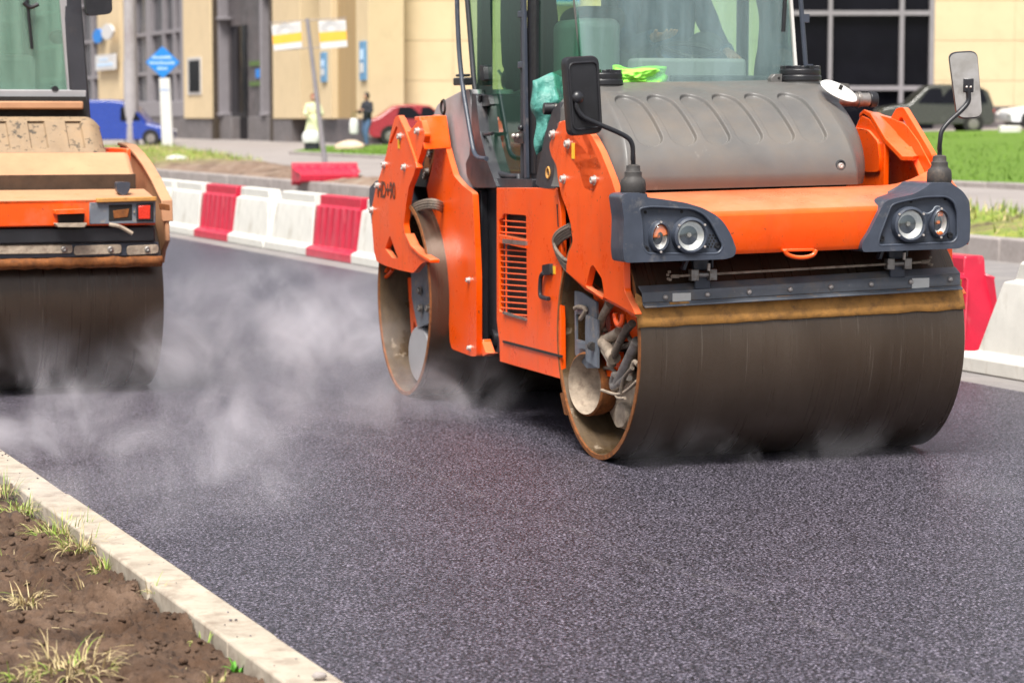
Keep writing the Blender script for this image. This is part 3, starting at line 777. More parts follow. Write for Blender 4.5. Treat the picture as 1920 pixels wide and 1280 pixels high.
# folded cap between the two
b = MB()
oa = [Vector((ro, 2.50, 1.545)), Vector((ro, 2.518, 1.576)), Vector((ro, 2.59, 1.712)), Vector((ro, 2.70, 1.712))]
ia = [Vector((iu + .03, p.y + .01, p.z + .008)) for p in oa]
b.add(oa + ia + [p - Vector((0, .006, .028)) for p in oa] + [p - Vector((0, .006, .028)) for p in ia],
      [(0,1,5,4),(1,2,6,5),(2,3,7,6),(8,12,13,9),(9,13,14,10),(10,14,15,11),(0,4,12,8),(3,11,15,7),(0,8,9,1),(1,9,10,2),(2,10,11,3),(4,5,13,12),(5,6,14,13),(6,7,15,14)])
both2(b).build('plate_cap', M['orange'], RG, 50, bevel=.008)
# flange band along the V
ribbon(pl([(746,218),(758,244),(766,268),(777,300),(781,316)], 0, ro - .012), .04, .016).build('plate_flange', M['orange'], RG, bevel=.004)
ribbon(pl([(759,440),(769,462),(786,478),(806,490)], 0, ro - .01), .06, .02).build('plate_flange', M['orange'], RG, bevel=.004)
b = MB(); A_ = [K(x, y, 0, -.10) for x, y in [(736,505),(731,512),(722,520),(720,514),(728,503)]]; b.tube(A_, .013, 8, 3); b.build('tow_ring', M['orange'], RG)
for x, y in [(751,256),(784,246),(721,309),(759,314),(709,348),(698,394)]:
    b = MB(); bolt(b, K(x, y, 0, ro)); b.build('bolt', M['bolt'], RG, 40)
for x, y in [(880,525),(882,652)]:
    b = MB(); bolt(b, K(x, y, 0, iu), r=.014); b.build('bolt', M['bolt'], RG, 40)
b = MB(); p = K(748, 268, 0, ro - .001); b.box(p - Vector((.002,.02,.035)), p + Vector((.0,.02,.035))); b.build('sticker', M['yellow'], RG)
# bolted hinge strip inside the opening
b = MB(); b.prism(pl([(806,268),(818,270),(812,300),(803,330),(792,330),(796,300)], 0, .02), U(.02)); hs = b.build('hinge_strip', M['rust'], RG)
for x, y in [(811,278),(808,290),(802,322),(799,331)]:
    b = MB(); bolt(b, K(x, y, 0, .02), r=.02); b.build('hinge_bolt', M['steel'], hs, 40)
b = MB(); b.box((.05, 2.25, 1.275), (DW-.4, 3.6, 1.60)); b.build('rear_chassis', M['void'], RG)
# hoses
for k, (dy, rr) in enumerate(((0, .013), (4, .014), (9, .013), (13, .011))):
    b = MB(); b.tube([K(x, y + dy, 0, uu) for x, y, uu in [(846,398,.06),(834,386,.0),(820,378,-.08),(806,376,-.11),(790,379,-.12),(775,386,-.12),(765,397,-.12),(761,412,-.10),(766,430,-.02)]], rr, 10, 4); b.build('hose', M['cable'], RG, 60)
b = MB(); b.prism(pl([(766,374),(798,370),(806,381),(776,386)], 0, .15), U(.06)); b.build('water_box', M['sticker'], RG)
for k, (dy, dx) in enumerate(((0,0), (5,1), (9,3), (14,4), (-4,-1))):
    b = MB(); b.tube([K(x + dx, y + dy, 0, -.02 + .006*k) for x, y in [(1070,425),(1056,432),(1044,442),(1039,455),(1044,470),(1058,486 + k*2),(1072,490 + k*4)]], .010, 8, 4); b.build('hose', M['cable'], RG, 60)
# text on the rear plate
cu = bpy.data.curves.new('model_lettering', 'FONT'); cu.body = 'HD+90'; cu.size = .115; cu.extrude = .001; cu.offset = .002
to = bpy.data.objects.new('tmp', cu); C.objects.link(to)
bpy.context.view_layer.update()
me = bpy.data.meshes.new_from_object(to); bpy.data.objects.remove(to)
me.materials.clear(); me.materials.append(M['ink'])
lt_ = bpy.data.objects.new('lettering', me); C.objects.link(lt_); lt_.parent = sp2
p = K(708, 369, 0, ro - .0025)
a0 = K(741, 373, 0, ro - .0025) - p
k_ = a0.length / max(v.co.x for v in me.vertices)
X = a0.normalized(); Z = Vector((0,0,1)); Y_ = X.cross(Z)
lt_.matrix_local = Matrix.Translation(p) @ Matrix(((X.x*k_, 0*k_, -1, 0), (X.y*k_, 0, 0, 0), (X.z*k_, 1.0*1.25, 0, 0), (0,0,0,1)))
# slate piece behind the rear plate, rear beam + lamp housings
b = MB(); b.prism(pl([(706,338),(693,352),(692,372),(697,420),(700,420),(706,380)], 0, ro + .04, 2), U(.1)); b.box((-.05, 3.55, 1.05), (DW - .25, 3.8, 1.30)); b.build('rear_bumper', M['slate'], RG, bevel=.01)
# inside of the rear drum end
c = K(785, 664, 0, -.144 + .10); b = MB(); b.lathe([(0, -.005), (.12, -.005), (.17, 0), (.176, .01), (.17, .06), (.1, .08)], c, (1, .10, 0), 40); b.build('hub_cup', M['greyplastic'], RG, 45)
b = MB(); b.prism(pl([(770,495),(804,488),(808,560),(807,605),(783,615),(772,560)], 0, -.05, 3), U(.08)); b.build('drum_bracket', M['greymetal'], RG, bevel=.006)
b = MB(); b.prism(pl([(764,520),(772,520),(790,612),(806,625),(804,660),(790,640),(776,600),(772,640)], 0, .0, 3), U(.05)); b.build('support_arm', M['orange'], RG, bevel=.004)
for (x, y) in ((788,545),(790,578),(804,578)):
    b = MB(); bolt(b, K(x, y, 0, -.06), r=.022); b.build('bolt', M['steel'], RG)
b = MB(); b.prism(pl([(826,672),(866,666),(868,690),(820,700),(812,690)], 0, .35), U(.9)); b.build('water_tank', M['mud'], RG, bevel=.02)
# rear cowling: grey bodywork behind the cab
def cowl(i, j):
    # i around from rear outer to cab, j height
    pts = [(818,222),(826,196),(845,180),(862,172),(890,160)]
    return None
b = MB()
cp = [(812,218),(820,196),(836,186),(862,172),(880,166),(884,200),(888,352),(884,362),(866,350),(850,332),(838,290),(826,240)]
b.prism(pl(cp, 0, .03, 6), U(DW - .35)); b.build('rear_cowl', M['greyplastic'], RG, bevel=.035, seg=4)
b = MB(); c = K(832, 201, 0, .03); b.lathe([(.05, .0), (.042, -.012), (.034, -.004), (.030, .06), (0, .06)], c, (1,0,0), 24); b.build('cowl_vent', M['void'], RG, 60)
b = MB(); b.prism(pl([(884,176),(892,176),(900,250),(914,305),(932,352),(888,352),(875,330),(873,305),(880,292),(884,240)], 0, .02, 5), U(.3)); b.build('cowl_liner', M['darkslate'], RG, bevel=.012)
# ------------------------------------------------------------------ cab of the front roller
cu_ = .09; ZT = 2.98
def up(p, dz, lean=(0,0)): return Vector((p.x + lean[0]*dz, p.y + lean[1]*dz, p.z + dz))
def bar(b, p, q, w, d, ax=(1,0,0)):
    p, q = Vector(p), Vector(q); dr = q - p; a = Vector(ax); s = dr.cross(a).normalized()
    return b.obox((p+q)/2, (dr, a, s), (dr.length/2, w/2, d/2))
# door (rear post leaning), front post, glass
d_rt = K(881, 0, 0, cu_); d_rb = K(921, 322, 0, cu_)
top = lambda p, q: p + (p - q) * ((ZT - p.z) / (p.z - q.z))
d_rtt = top(d_rt, d_rb)
f_b = K(986, 333, 0, cu_); f_t = Vector((cu_, f_b.y, ZT))
door = MB()
P = [d_rtt, K(881,0,0,cu_), K(893,150,0,cu_), K(909,262,0,cu_), K(920,315,0,cu_), K(926,326,0,cu_), K(945,326,0,cu_), K(962,331,0,cu_), K(978,330,0,cu_), f_b + Vector((0,0,.03)), f_t]
door.tube([p - U(.015) for p in P], .017, 8, 2)
dr = door.build('cab_door', M['darkslate'], RG, 60)
g = MB(); g.prism([p - U(.012) for p in P], U(.005)); g.build('door_glass', M['sideglass'], dr)
b = MB(); bar(b, K(988, 335, 0, cu_-.03), Vector((cu_-.03, f_b.y - .02, ZT)), .02, .045); 
for y in (27, 122): b.obox(K(981, y, 0, cu_ - .02), ((1,0,0),(0,1,0),(0,0,1)), (.02, .04, .018))
b.build('door_post', M['slate'], RG, bevel=.004)
b = MB(); b.box((cu_ - .015, K(1009,100,0,cu_).y, 1.40), (cu_ + .03, K(993,100,0,cu_).y, ZT)); b.box((cu_, .58, 1.36), (cu_+.05, 2.1, 1.40))
b.prism(pl([(990,302),(1043,296),(1043,336),(990,336)], 0, cu_ - .01), U(.05))
b.prism(pl([(1008,232),(1013,258),(1022,268),(1030,262),(1030,300),(1006,302)], 0, cu_ - .008), U(.03))
b.build('cab_pillar', M['black'], RG, bevel=.004)
b = MB(); b.tube(pl([(901,178),(899,200),(903,243),(909,252),(924,250)], 0, cu_ - .05), .011, 8, 4); b.prism(pl([(900,180),(915,178),(919,198),(903,200)], 0, cu_ - .04, 3), U(.03)); b.build('door_handle', M['black'], dr, bevel=.003)
b = MB(); b.prism(pl([(961,252),(975,246),(981,248),(981,270),(964,268)], 0, cu_ - .045, 2), U(.04)); b.sphere(K(977,240,0,cu_-.04), .018); hg = b.build('door_hinge', M['black'], dr, bevel=.004)
for x in (963, 971):
    q = MB(); q.sphere(K(x, 255, 0, cu_ - .05), .014, 10, 8); q.build('hinge_screw', M['bolt'], hg)
b = MB(); b.prism(pl([(898,122),(906,124),(908,152),(900,150)], 0, cu_-.04, 3), U(.03)); b.build('door_stay', M['black'], dr, bevel=.004)
# step under the door
b = MB(); b.prism(pl([(924,334),(998,336),(998,352),(996,358),(930,356)], 0, cu_ - .05, 2), U(.16)); b.build('door_step', M['darkslate'], RG, bevel=.008)
# side glass in front of the pillar and triangular mount
gl = MB(); gt = Vector((cu_, .50, ZT)); 
P = [K(1010,0,0,cu_) + Vector((0,0,ZT-2.34)), K(1011,0,0,cu_), K(1010,225,0,cu_), K(1014,252,0,cu_), K(1022,268,0,cu_), K(1032,255,0,cu_), K(1050,200,0,cu_), K(1090,150,0,cu_), K(1089,100,0,cu_), K(1081,0,0,cu_), Vector((cu_, K(1076,0,0,cu_).y, ZT))]
gl.prism(P, U(.005)); gl.build('side_window', M['sideglass'], RG)
b = MB(); b.prism(pl([(1050,190),(1036,206),(1022,250),(1007,325),(1004,345),(1012,352),(1040,357),(1047,343),(1044,310),(1041,285),(1050,235)], 0, .0, 3), U(.05)); tb = b.build('cab_mount', M['darkslate'], RG, bevel=.006)
b = MB(); c = K(1028, 324, 0, -.002); b.lathe([(.034, 0), (.030, -.006), (.022, -.004), (.018, .01), (0, .01)], c, (1,0,0), 20); b.build('mount_bush', M['ochre'], tb, 50)
b = MB(); p = K(1036, 204, 0, .03); b.cyl(p + Vector((-.05, .0, 0)), p + Vector((.02, -.01, 0)), .032, n=18); st_ = b.build('cab_pin', M['black'], RG, bevel=.004)
b = MB(); b.cyl(p + Vector((.0, -.03, .0)), p + Vector((.07, -.04, 0)), .025, n=18); b.build('pin_collar', M['steel'], st_, bevel=.003)
p = K(1622, 187, 1, .50); b = MB(); b.cyl(p + Vector((.02,0,0)), p + Vector((.065,0,.0)), .042, n=20); s2 = b.build('cab_pin', M['black'], RG, bevel=.006)
b = MB(); b.cyl(p - Vector((.20,0,0)), p + Vector((.02,0,0)), .037, n=20); b.cyl(p - Vector((.05,0,0)), p - Vector((.03,0,0)), .042, n=20); b.build('pin_collar', M['steel'], s2, bevel=.002)
# windscreen
wl_b = K(1092, 104, 1, .55); wl_t = K(1080, 0, 1, .55); wr_b = K(1487, 130, 1, .55); wr_t = K(1478, 0, 1, .55)
wlt, wrt = top(wl_t, wl_b), top(wr_t, wr_b)
wlb = wl_b + (wl_b - wl_t) * .5; wlb = Vector((wl_b.x + .01, .55, 1.86)); wrb = Vector((wr_b.x + .01, .55, 1.88))
g = MB()
def wsf(a, t):
    l, r = wlb.lerp(wlt, t), wrb.lerp(wrt, t); p = l.lerp(r, a); p.y -= .05 * math.sin(math.pi * a); return p
def wsf2(a, t): return wsf(a, t) + Vector((0, .006, 0))
g.grid(wsf, 24, 6); g.grid(wsf2, 24, 6, flip=True); ws = g.build('windscreen', M['frontglass'], RG, 60)
b = MB(); b.cyl(wlb - U(.006), wlt - U(.006), .005, n=8); b.build('glass_seal', M['hood'], RG)
b = MB(); bar(b, wrb + Vector((.012,0,0)), wrt + Vector((.012,0,0)), .016, .02); b.build('glass_seal', M['sticker'], RG)
b = MB(); b.tube([wrb + Vector((.055,-.03,.0)), wrb + Vector((.05,-.03,.1)), wrt + Vector((.05,-.03,0))], .013, 10, 3)
for t in (.08, .32): b.obox(wrb.lerp(wrt, t) + Vector((.075,-.03,0)), ((1,0,0),(0,1,0),(0,0,1)), (.02,.012,.022))
b.build('grab_rail', M['slate'], RG)
def cloth(name, quad, ax, val, mat, amp, seed, n=26, thick=.03, fr=None):
    """rumpled cloth with real thickness spanning the four corners (tl, tr, br, bl)"""
    fr = fr or M1
    tl, tr, br, bl = [fr.on(x, y, ax, val) for x, y in quad]; b = MB()
    nrm_ = Vector((0, -1, 0)) if ax == 1 else Vector((-1, 0, 0))
    def f(a, t, s=1):
        p = tl.lerp(tr, a).lerp(bl.lerp(br, a), t)
        w = math.sin(math.pi * min(1, max(0, a))) ** .5 * math.sin(math.pi * min(1, max(0, t))) ** .5
        d = noise.noise(Vector((a*5 + seed, t*4, seed))) + .5 * noise.noise(Vector((a*13, t*9 + seed, 1)))
        e = noise.noise(Vector((a*3 + seed, t*3, 9))) * amp * .8
        return p + nrm_ * s * (thick * w + d * amp * w) + Vector((e if ax == 1 else 0, 0 if ax == 1 else e, e * .7))
    b.grid(lambda a, t: f(a, t, 1), n, n); b.grid(lambda a, t: f(a, t, -.6), n, n, flip=True)
    return b
# right side, rear, roof and floor of the cab
ru = wrb.x; rv = 2.25
g = MB(); g.box((ru, .60, 1.5), (ru + .005, rv - .05, ZT)); g.build('side_window', M['sideglass'], RG)
jl = cloth('c', [(1410,-70),(1478,-70),(1484,150),(1420,160)], 1, 1.0, 'curtain', .06, 7.7, 26, .02); jl.build('side_curtain', M['curtain'], RG, 60)
g = MB(); g.box((cu_ + .07, rv, 1.55), (ru - .06, rv + .005, ZT)); g.build('rear_window', glass('rear_cab_glass', (.88, .95, .80), .02, .02), RG)
b = MB()
b.box((cu_ + .02, .52, 1.34), (ru + .02, rv + .02, 1.40)); b.box((cu_, rv-.06, 1.4), (cu_+.07, rv+.03, ZT)); b.box((ru-.06, rv-.06, 1.4), (ru+.02, rv+.03, ZT))
b.box((cu_, rv - .02, 1.4), (ru, rv + .02, 1.62)); b.box((ru - .01, .6, 1.4), (ru + .018, rv, 1.55)); b.box((ru - .03, 1.2, 1.4), (ru + .02, 1.27, ZT))
b.build('cab_frame', M['black'], RG, bevel=.006)
b = MB(); b.box((-.06, .42, ZT), (ru + .14, rv + .14, ZT + .16)); b.build('cab_roof', M['orange'], RG, bevel=.05, seg=4)
b = MB(); b.box((cu_ + .03, 1.12, 1.402), (ru - .02, 2.1, 1.41)); b.prism(pl([(926,275),(984,272),(984,325),(926,322)], 0, .20), U(.5)); b.build('cab_floor', M['cabinbase'], RG, bevel=.01)
# handrail left of the cab
b = MB(); A_ = pl([(857,-40),(857,0),(859,60),(862,110),(868,165),(876,215),(885,268),(890,288),(898,296),(912,298)], 0, -.03)
A_ = [Vector((-.03, A_[0].y, ZT + .02)), Vector((-.03, A_[0].y, 2.7))] + A_[1:]
b.tube(A_, .014, 10, 4); b.build('grab_rail', M['slate'], RG, 60)
b = MB(); c = K(868, 153, 0, .0); b.obox(c, ((1,0,0),(0,1,0),(0,0,1)), (.03, .10, .022)); b.obox(c + Vector((0,0,.035)), ((1,0,0),(0,1,0),(0,0,1)), (.025, .07, .008)); b.build('rail_bracket', M['black'], RG, bevel=.006)

# interior: curtains / jacket, bag, bottle, console, wheel, seat
def drape(name, px, ax, val, mat, amp=.02, th=.02):
    b = MB(); P = [K(x, y, ax, val) for x, y in px]; b.prism(P, (0, th, 0)); return b.build(name, M[mat], RG, bevel=.006)
cz = ZT - 2.36
jl = MB(); P = pl([(942,-60),(984,-60),(986,100),(984,165),(965,172),(955,150),(944,120),(941,60)], 1, 2.12); 
jl.prism(P, (0, .04, 0)); jl.build('black_curtain', M['curtain'], RG, bevel=.01)
P = pl([(1000,-60),(1042,-60),(1044,0),(1049,45),(1064,92),(1060,120),(1052,142),(1003,158)], 1, 1.95)
jl = MB(); jl.prism(P, (0, .05, 0)); jl.build('black_curtain', M['curtain'], RG, bevel=.012)
b = cloth('bag', [(1000,150),(1075,122),(1070,240),(1004,292)], 1, .95, 'tealbag', .05, 4.2, thick=.07); b.build('teal_bag', M['tealbag'], RG, 50)
b = MB(); c = K(957, 300, 0, .30); c = Vector((c.x, c.y, 1.44))
b.lathe([(.055, 0), (.06, .02), (.058, .16), (.05, .20), (.024, .235), (.022, .25)], c, (0,0,1), 24); bo = b.build('plastic_bottle', M['bottle'], RG, 60)
b = MB(); b.lathe([(.026, .25), (.026, .28), (.0, .28)], c, (0,0,1), 18); b.build('bottle_cap', M['lime'], bo, 40)
b = MB(); b.tube(pl([(935,133),(944,150),(950,190),(958,235)], 0, .28), .008, 8, 3); b.build('control_lever', M['console'], RG)
b = MB(); b.sphere(K(957, 150, 0, .32), .07, 16, 12, (.8, 1, 1.1)); b.build('lever_knob', M['black'], RG)
# left console, seen through the windscreen
def padded(name, cx, cy, v, w, h, d, mat, rr=.03, parent=None):
    c = K(cx, cy, 1, v); b = MB(); b.box(c - Vector((w/2, 0, h/2)), c + Vector((w/2, d, h/2))); return b.build(name, M[mat], parent or RG, bevel=rr, seg=5)
padded('side_console', 1126, 108, .95, .25, .42, .45, 'console', .05)
padded('armrest', 1134, 50, 1.28, .34, .23, .35, 'seat', .09)
padded('dashboard', 1300, 138, .66, .62, .16, .18, 'greyplastic', .02)
b = MB(); b.box((K(1250,120,1,.7).x, .63, 1.86), (K(1480,120,1,.7).x, .80, 1.93)); b.box((cu_+.08, .58, 1.42), (ru-.05, .66, 1.86)); b.build('dash_panel', M['darkslate'], RG, bevel=.01)
b = MB(); b.sphere(K(1322, 84, 1, 1.15), .1, 20, 14, (1, .8, .72)); b.cyl(K(1318,92,1,1.15), K(1305,128,1,1.15), .045); b.build('armrest', M['seat'], RG, 60)
seat = MB(); sx = K(1240, 60, 1, 1.5).x
seat.box((sx - .27, 1.15, 1.66), (sx + .27, 1.72, 1.80)); sb = seat.build('driver_seat', M['seat'], RG, bevel=.05, seg=4)
b = MB(); b.box((sx - .26, 1.66, 1.78), (sx + .27, 1.82, 2.45)); b.box((sx - .12, 1.7, 2.5), (sx + .12, 1.8, 2.68)); b.build('seat_back', M['seat'], sb, bevel=.06, seg=4)
b = MB(); b.box((sx - .18, 1.2, 1.41), (sx + .18, 1.7, 1.66)); b.build('seat_base', M['black'], sb, bevel=.02)
b = MB(); b.lathe([(.19, 0), (.205, .014), (.19, .028), (.175, .014)], Vector((sx - .05, .92, 2.02)), (0, -.45, 1), 32, closed=True); b.cyl((sx - .05, .92, 2.03), (sx - .05, .80, 1.75), .03)
for t in (0.3, 2.4, 4.5): b.cyl((sx - .05, .92, 2.03), Vector((sx - .05, .92, 2.03)) + Vector((math.cos(t)*.18, math.sin(t)*.16, math.sin(t)*.08)), .012)
b.build('steering_wheel', M['black'], RG, 60)
b = cloth('vest', [(1144,126),(1252,124),(1250,161),(1146,162)], 1, .535, 'lime', .03, 1.3, 34, .04); b.build('hi_vis_vest', M['lime'], RG, 60)
# seal along the base of the glass and wiper
b = MB(); b.tube([wsf(a/10, 0.0) - Vector((0,.012,-.012)) for a in range(11)], .010, 8, 1); b.build('glass_seal', M['black'], RG)
b = MB(); p = K(1467, 60, 1, .50); b.tube([p + Vector((.02,-.02,.6)), p + Vector((.005,-.02,.2)), p + Vector((0,-.01,-.0))], .012, 8, 3); b.build('wiper_arm', M['black'], RG)

# ------------------------------------------------------------------ people
def skin_fig(name, verts, edges, radii, mat, parent=None, sub=2, extra=None):
    me = bpy.data.meshes.new(name); me.from_pydata([tuple(v) for v in verts], edges, [])
    me.materials.append(mat)
    o = bpy.data.objects.new(name, me); C.objects.link(o)
    if parent: o.parent = parent
    sk = o.modifiers.new('skin', 'SKIN'); sk.use_smooth_shade = True
    if not me.skin_vertices: 
        bm = bmesh.new(); bm.from_mesh(me); bm.verts.layers.skin.verify(); bm.to_mesh(me); bm.free()
    for i, r in enumerate(radii):
        s = me.skin_vertices[0].data[i]; s.radius = (r, r) if isinstance(r, (int, float)) else r; s.use_root = (i == 0)
    ss = o.modifiers.new('sub', 'SUBSURF'); ss.levels = sub; ss.render_levels = sub
    return o
def hand_chains(wr, d, side, sc_=1.0, curl=.5):
    """five finger chains rooted in a palm; returns verts, edges, radii"""
    d = Vector(d).normalized(); s = Vector(side).normalized(); n_ = d.cross(s).normalized(); V = []; E_ = []; Rr = []
    def addv(p, r): V.append(p); Rr.append(r * sc_); return len(V) - 1
    w = addv(wr, .026); p = addv(wr + d*.045*sc_, (.034))
    E_.append((w, p))
    for k, (off, ln) in enumerate(((-.032, .07), (-.011, .08), (.011, .075), (.031, .06))):
        a = addv(wr + (d*.085 + s*off)*sc_, .0105); b_ = addv(wr + (d*(.085 + ln*.5) + s*off*1.1 + n_*curl*.02)*sc_, .0095); c_ = addv(wr + (d*(.085 + ln*.85) + s*off*1.1 + n_*curl*.055)*sc_, .008)
        E_ += [(p, a), (a, b_), (b_, c_)]
    t1 = addv(wr + (d*.04 - s*.045 + n_*.01)*sc_, .012); t2 = addv(wr + (d*.085 - s*.062 + n_*.03)*sc_, .0095)
    E_ += [(p, t1), (t1, t2)]
    return V, E_, Rr
def head_mesh(c, face, r=.1):
    """a head with brow, nose, mouth, ears and chin; face = facing direction"""
    f = Vector(face).normalized(); s = Vector((0,0,1)).cross(f).normalized(); b = MB()
    def H(a, t):
        th = a * 2 * math.pi; ph = math.pi * t
        x, y, z = math.sin(ph)*math.cos(th), math.sin(ph)*math.sin(th), math.cos(ph)
        w = .80 - (.16 * max(0, -z)); k = Vector((x * (1.0 if x < 0 else .93 - .05*max(0,-z)), y * w, z * 1.22))
        if x > .5:
            k.x += .17 * math.exp(-((y/.13)**2 + ((z + .05)/.17)**2))           # nose
            k.x -= .08 * math.exp(-(((abs(y)-.33)/.16)**2 + ((z-.14)/.12)**2))  # eye sockets
            k.x += .04 * math.exp(-((y/.25)**2 + ((z + .42)/.06)**2))           # lips
            k.x += .05 * math.exp(-((y/.25)**2 + ((z + .85)/.2)**2))
        return c + (f * k.x + s * k.y + Vector((0,0,1)) * k.z) * r
    b.grid(H, 32, 24)
    for q in (-1, 1): b.sphere(c + s*q*r*.80 - f*r*.05, r*.24, 10, 8, (.55, .5, 1))
    return b
def person(name, label, loc, rz, pose, shirt, trousers, hair, group=None, sc_=1.0, coat_len=0, holds=None):
    root = thing(name, label, 'person', loc, rz, group); root.scale = (sc_,)*3
    J = pose
    vs = [J['pel'], J['sp'], J['ch'], J['nk'], J['hd']]; ed = [(0,1),(1,2),(2,3),(3,4)]; rd = [(.14,.095), (.12,.085), (.135,.085), .052, .06]
    def chain(par, pts, rs):
        i = par
        for p, r in zip(pts, rs): vs.append(p); rd.append(r); ed.append((i, len(vs)-1)); i = len(vs) - 1
        return i
    for s_ in 'LR':
        i = chain(2, [J['sh'+s_], J['el'+s_], J['wr'+s_]], [.050, .040, .028])
        d = Vector(J['wr'+s_]) - Vector(J['el'+s_]); hv, he, hr = hand_chains(Vector(J['wr'+s_]) + d.normalized()*.015, d, (1,.2,0) if s_ == 'L' else (-1,.2,0))
        b0 = len(vs); vs.extend(hv); rd.extend(hr); ed.extend([(a+b0, c+b0) for a, c in he]); ed.append((i, b0))
        i = chain(0, [J['hp'+s_], J['kn'+s_], J['an'+s_], J['to'+s_]], [.088, .058, .038, .032])
    body = skin_fig('body', vs, ed, rd, M['skin'], root)
    hm = head_mesh(Vector(J['hc']), J.get('face', (0,-1,0)), .098); hd = hm.build('head', M['skin'], root, 60)
    f = Vector(J.get('face', (0,-1,0))).normalized()
    hb = MB(); hb.sphere(Vector(J['hc']) - f*.022 + Vector((0,0,.028)), .108, 22, 16, (.86, .95, 1.12)); 
    hb.v = [p for p in hb.v]; ho = hb.build('hair', hair, root, 60)
    eb = MB()
    sd = Vector((0,0,1)).cross(f).normalized()
    for q in (-1, 1): eb.sphere(Vector(J['hc']) + f*.083 + sd*q*.033 + Vector((0,0,.014)), .010, 8, 6)
    eb.build('eyes', M['void'], hd)
    # clothes
    def loft(b, rings, n=20):
        vs = []
        for c, rx, ry in rings:
            vs += [Vector(c) + Vector((math.cos(t)*rx, math.sin(t)*ry, 0)) for t in [2*math.pi*i/n for i in range(n)]]
        vs = [v + noise.noise_vector(v * 9) * .008 for v in vs]
        b.add(vs, [(k*n+i, k*n+(i+1) % n, (k+1)*n+(i+1) % n, (k+1)*n+i) for k in range(len(rings)-1) for i in range(n)] + [tuple(range(n))[::-1], tuple(range((len(rings)-1)*n, len(rings)*n))])
    def limb(b, pts, rs, n=14):
        P = spline([Vector(p) for p in pts], 4); m = len(P); vs = []; up = None
        for i, p in enumerate(P):
            d = (P[min(i+1, m-1)] - P[max(i-1, 0)]).normalized()
            up = d.orthogonal().normalized() if up is None else (up - d*up.dot(d)).normalized(); w_ = d.cross(up)
            t = i / (m-1) * (len(rs)-1); j = min(int(t), len(rs)-2); r_ = rs[j] + (rs[j+1]-rs[j]) * (t-j)
            vs += [p + (up*math.cos(q) + w_*math.sin(q)) * r_ for q in [2*math.pi*k/n for k in range(n)]]
        vs = [v + noise.noise_vector(v * 11) * .009 for v in vs]
        b.add(vs, [(i*n+k, i*n+(k+1) % n, (i+1)*n+(k+1) % n, (i+1)*n+k) for i in range(m-1) for k in range(n)] + [tuple(range(n))[::-1], tuple(range((m-1)*n, m*n))])
    V3 = Vector; pe, spn, ch_, nk_ = V3(J['pel']), V3(J['sp']), V3(J['ch']), V3(J['nk'])
    jb = MB(); loft(jb, [(pe - V3((0,0,.10)), .165, .125), (pe, .172, .128), (spn, .162, .122), (ch_ - V3((0,0,.04)), .185, .132), (ch_ + V3((0,0,.07)), .190, .120), (ch_.lerp(nk_, .72), .150, .092), (nk_ - V3((0,0,.015)), .075, .07), (nk_ + V3((0,0,.025)), .068, .064)])
    for s_ in 'LR': limb(jb, [V3(J['sh'+s_]) * .8 + V3((0,0,J['sh'+s_][2]*.2)) + V3((0,J['sh'+s_][1]*.2,0)), J['sh'+s_], J['el'+s_], V3(J['el'+s_]).lerp(V3(J['wr'+s_]), .93)], [.060, .070, .058, .044])
    jb.build('jacket', shirt, root, 75)
    tb_ = MB(); loft(tb_, [(pe + V3((0,0,.06)), .158, .115), (pe - V3((0,0,.03)), .165, .12), (pe - V3((0,0,.08)), .12, .09)])
    for s_ in 'LR': limb(tb_, [V3(J['hp'+s_]), V3(J['hp'+s_]).lerp(V3(J['kn'+s_]), .4), J['kn'+s_], V3(J['kn'+s_]).lerp(V3(J['an'+s_]), .95)], [.098, .094, .070, .060])
    tb_.build('trousers', trousers, root, 75)
    for s_ in 'LR':
        a, t = Vector(J['an'+s_]), Vector(J['to'+s_]); d = (t - a); d.z = 0; d.normalize()
        b = MB(); b.obox(a + d*.06 - Vector((0,0,.045)), (d, d.cross(Vector((0,0,1))), (0,0,1)), (.135, .05, .042)); b.build('shoe', M['black'], root, bevel=.03, seg=3)
    return root
seated = dict(pel=(0,0,.0), sp=(0,-.02,.20), ch=(0,-.01,.40), nk=(0,-.02,.56), hd=(0,-.03,.62), hc=(0,-.04,.70),
    shL=(-.20,-.01,.45), elL=(-.27,-.14,.20), wrL=(-.20,-.38,.22), shR=(.20,-.01,.45), elR=(.28,-.12,.20), wrR=(.24,-.36,.14),
    hpL=(-.10,-.06,-.01), knL=(-.17,-.46,.04), anL=(-.17,-.52,-.36), toL=(-.18,-.66,-.40), hpR=(.10,-.06,-.01), knR=(.16,-.46,.04), anR=(.16,-.52,-.36), toR=(.17,-.66,-.40))
dl = Vector((sx - .02, 1.42, 1.92)); dw = M1.o + Vector((dl.x*M1.c - dl.y*M1.s, dl.x*M1.s + dl.y*M1.c, dl.z))
person('person', 'driver in blue work clothes seated behind the windscreen of the bright orange roller', dw, M1.yaw, seated, M['jeans'], M['jeans'], M['hair'])
# ------------------------------------------------------------------ left roller (older, dusty)
RH = thing('road_roller', 'older faded orange road roller caked in pale dust, cut by the left edge', 'road roller', (M2.o.x, M2.o.y, 0), M2.yaw)
k2 = lambda x, y, v: M2.on(x, y, 1, v)
CX = -DW / 2
def quad(px, v): return [k2(x, y, v) for x, y in px]
def drum2(v0):
    r = .588; b = MB(); n = 140
    b.lathe([(r-.03, -.30), (r-.03, 0), (r-.004, 0), (r, -.004), (r, -DW+.004), (r-.004, -DW), (r-.03, -DW), (r-.03, -DW+.3), (.05, -DW+.3)], (0, v0, r), (1,0,0), n)
    sh = b.build('drum', M['drum_dark'], RH, 40)
    g = MB(); g.lathe([(r-.031, -.02), (r-.04, -.28), (.2, -.32), (.01, -.32)], (0, v0, r), (1,0,0), 80); g.build('drum_inside', M['drum_in'], sh, 40)
drum2(0); drum2(3.05)
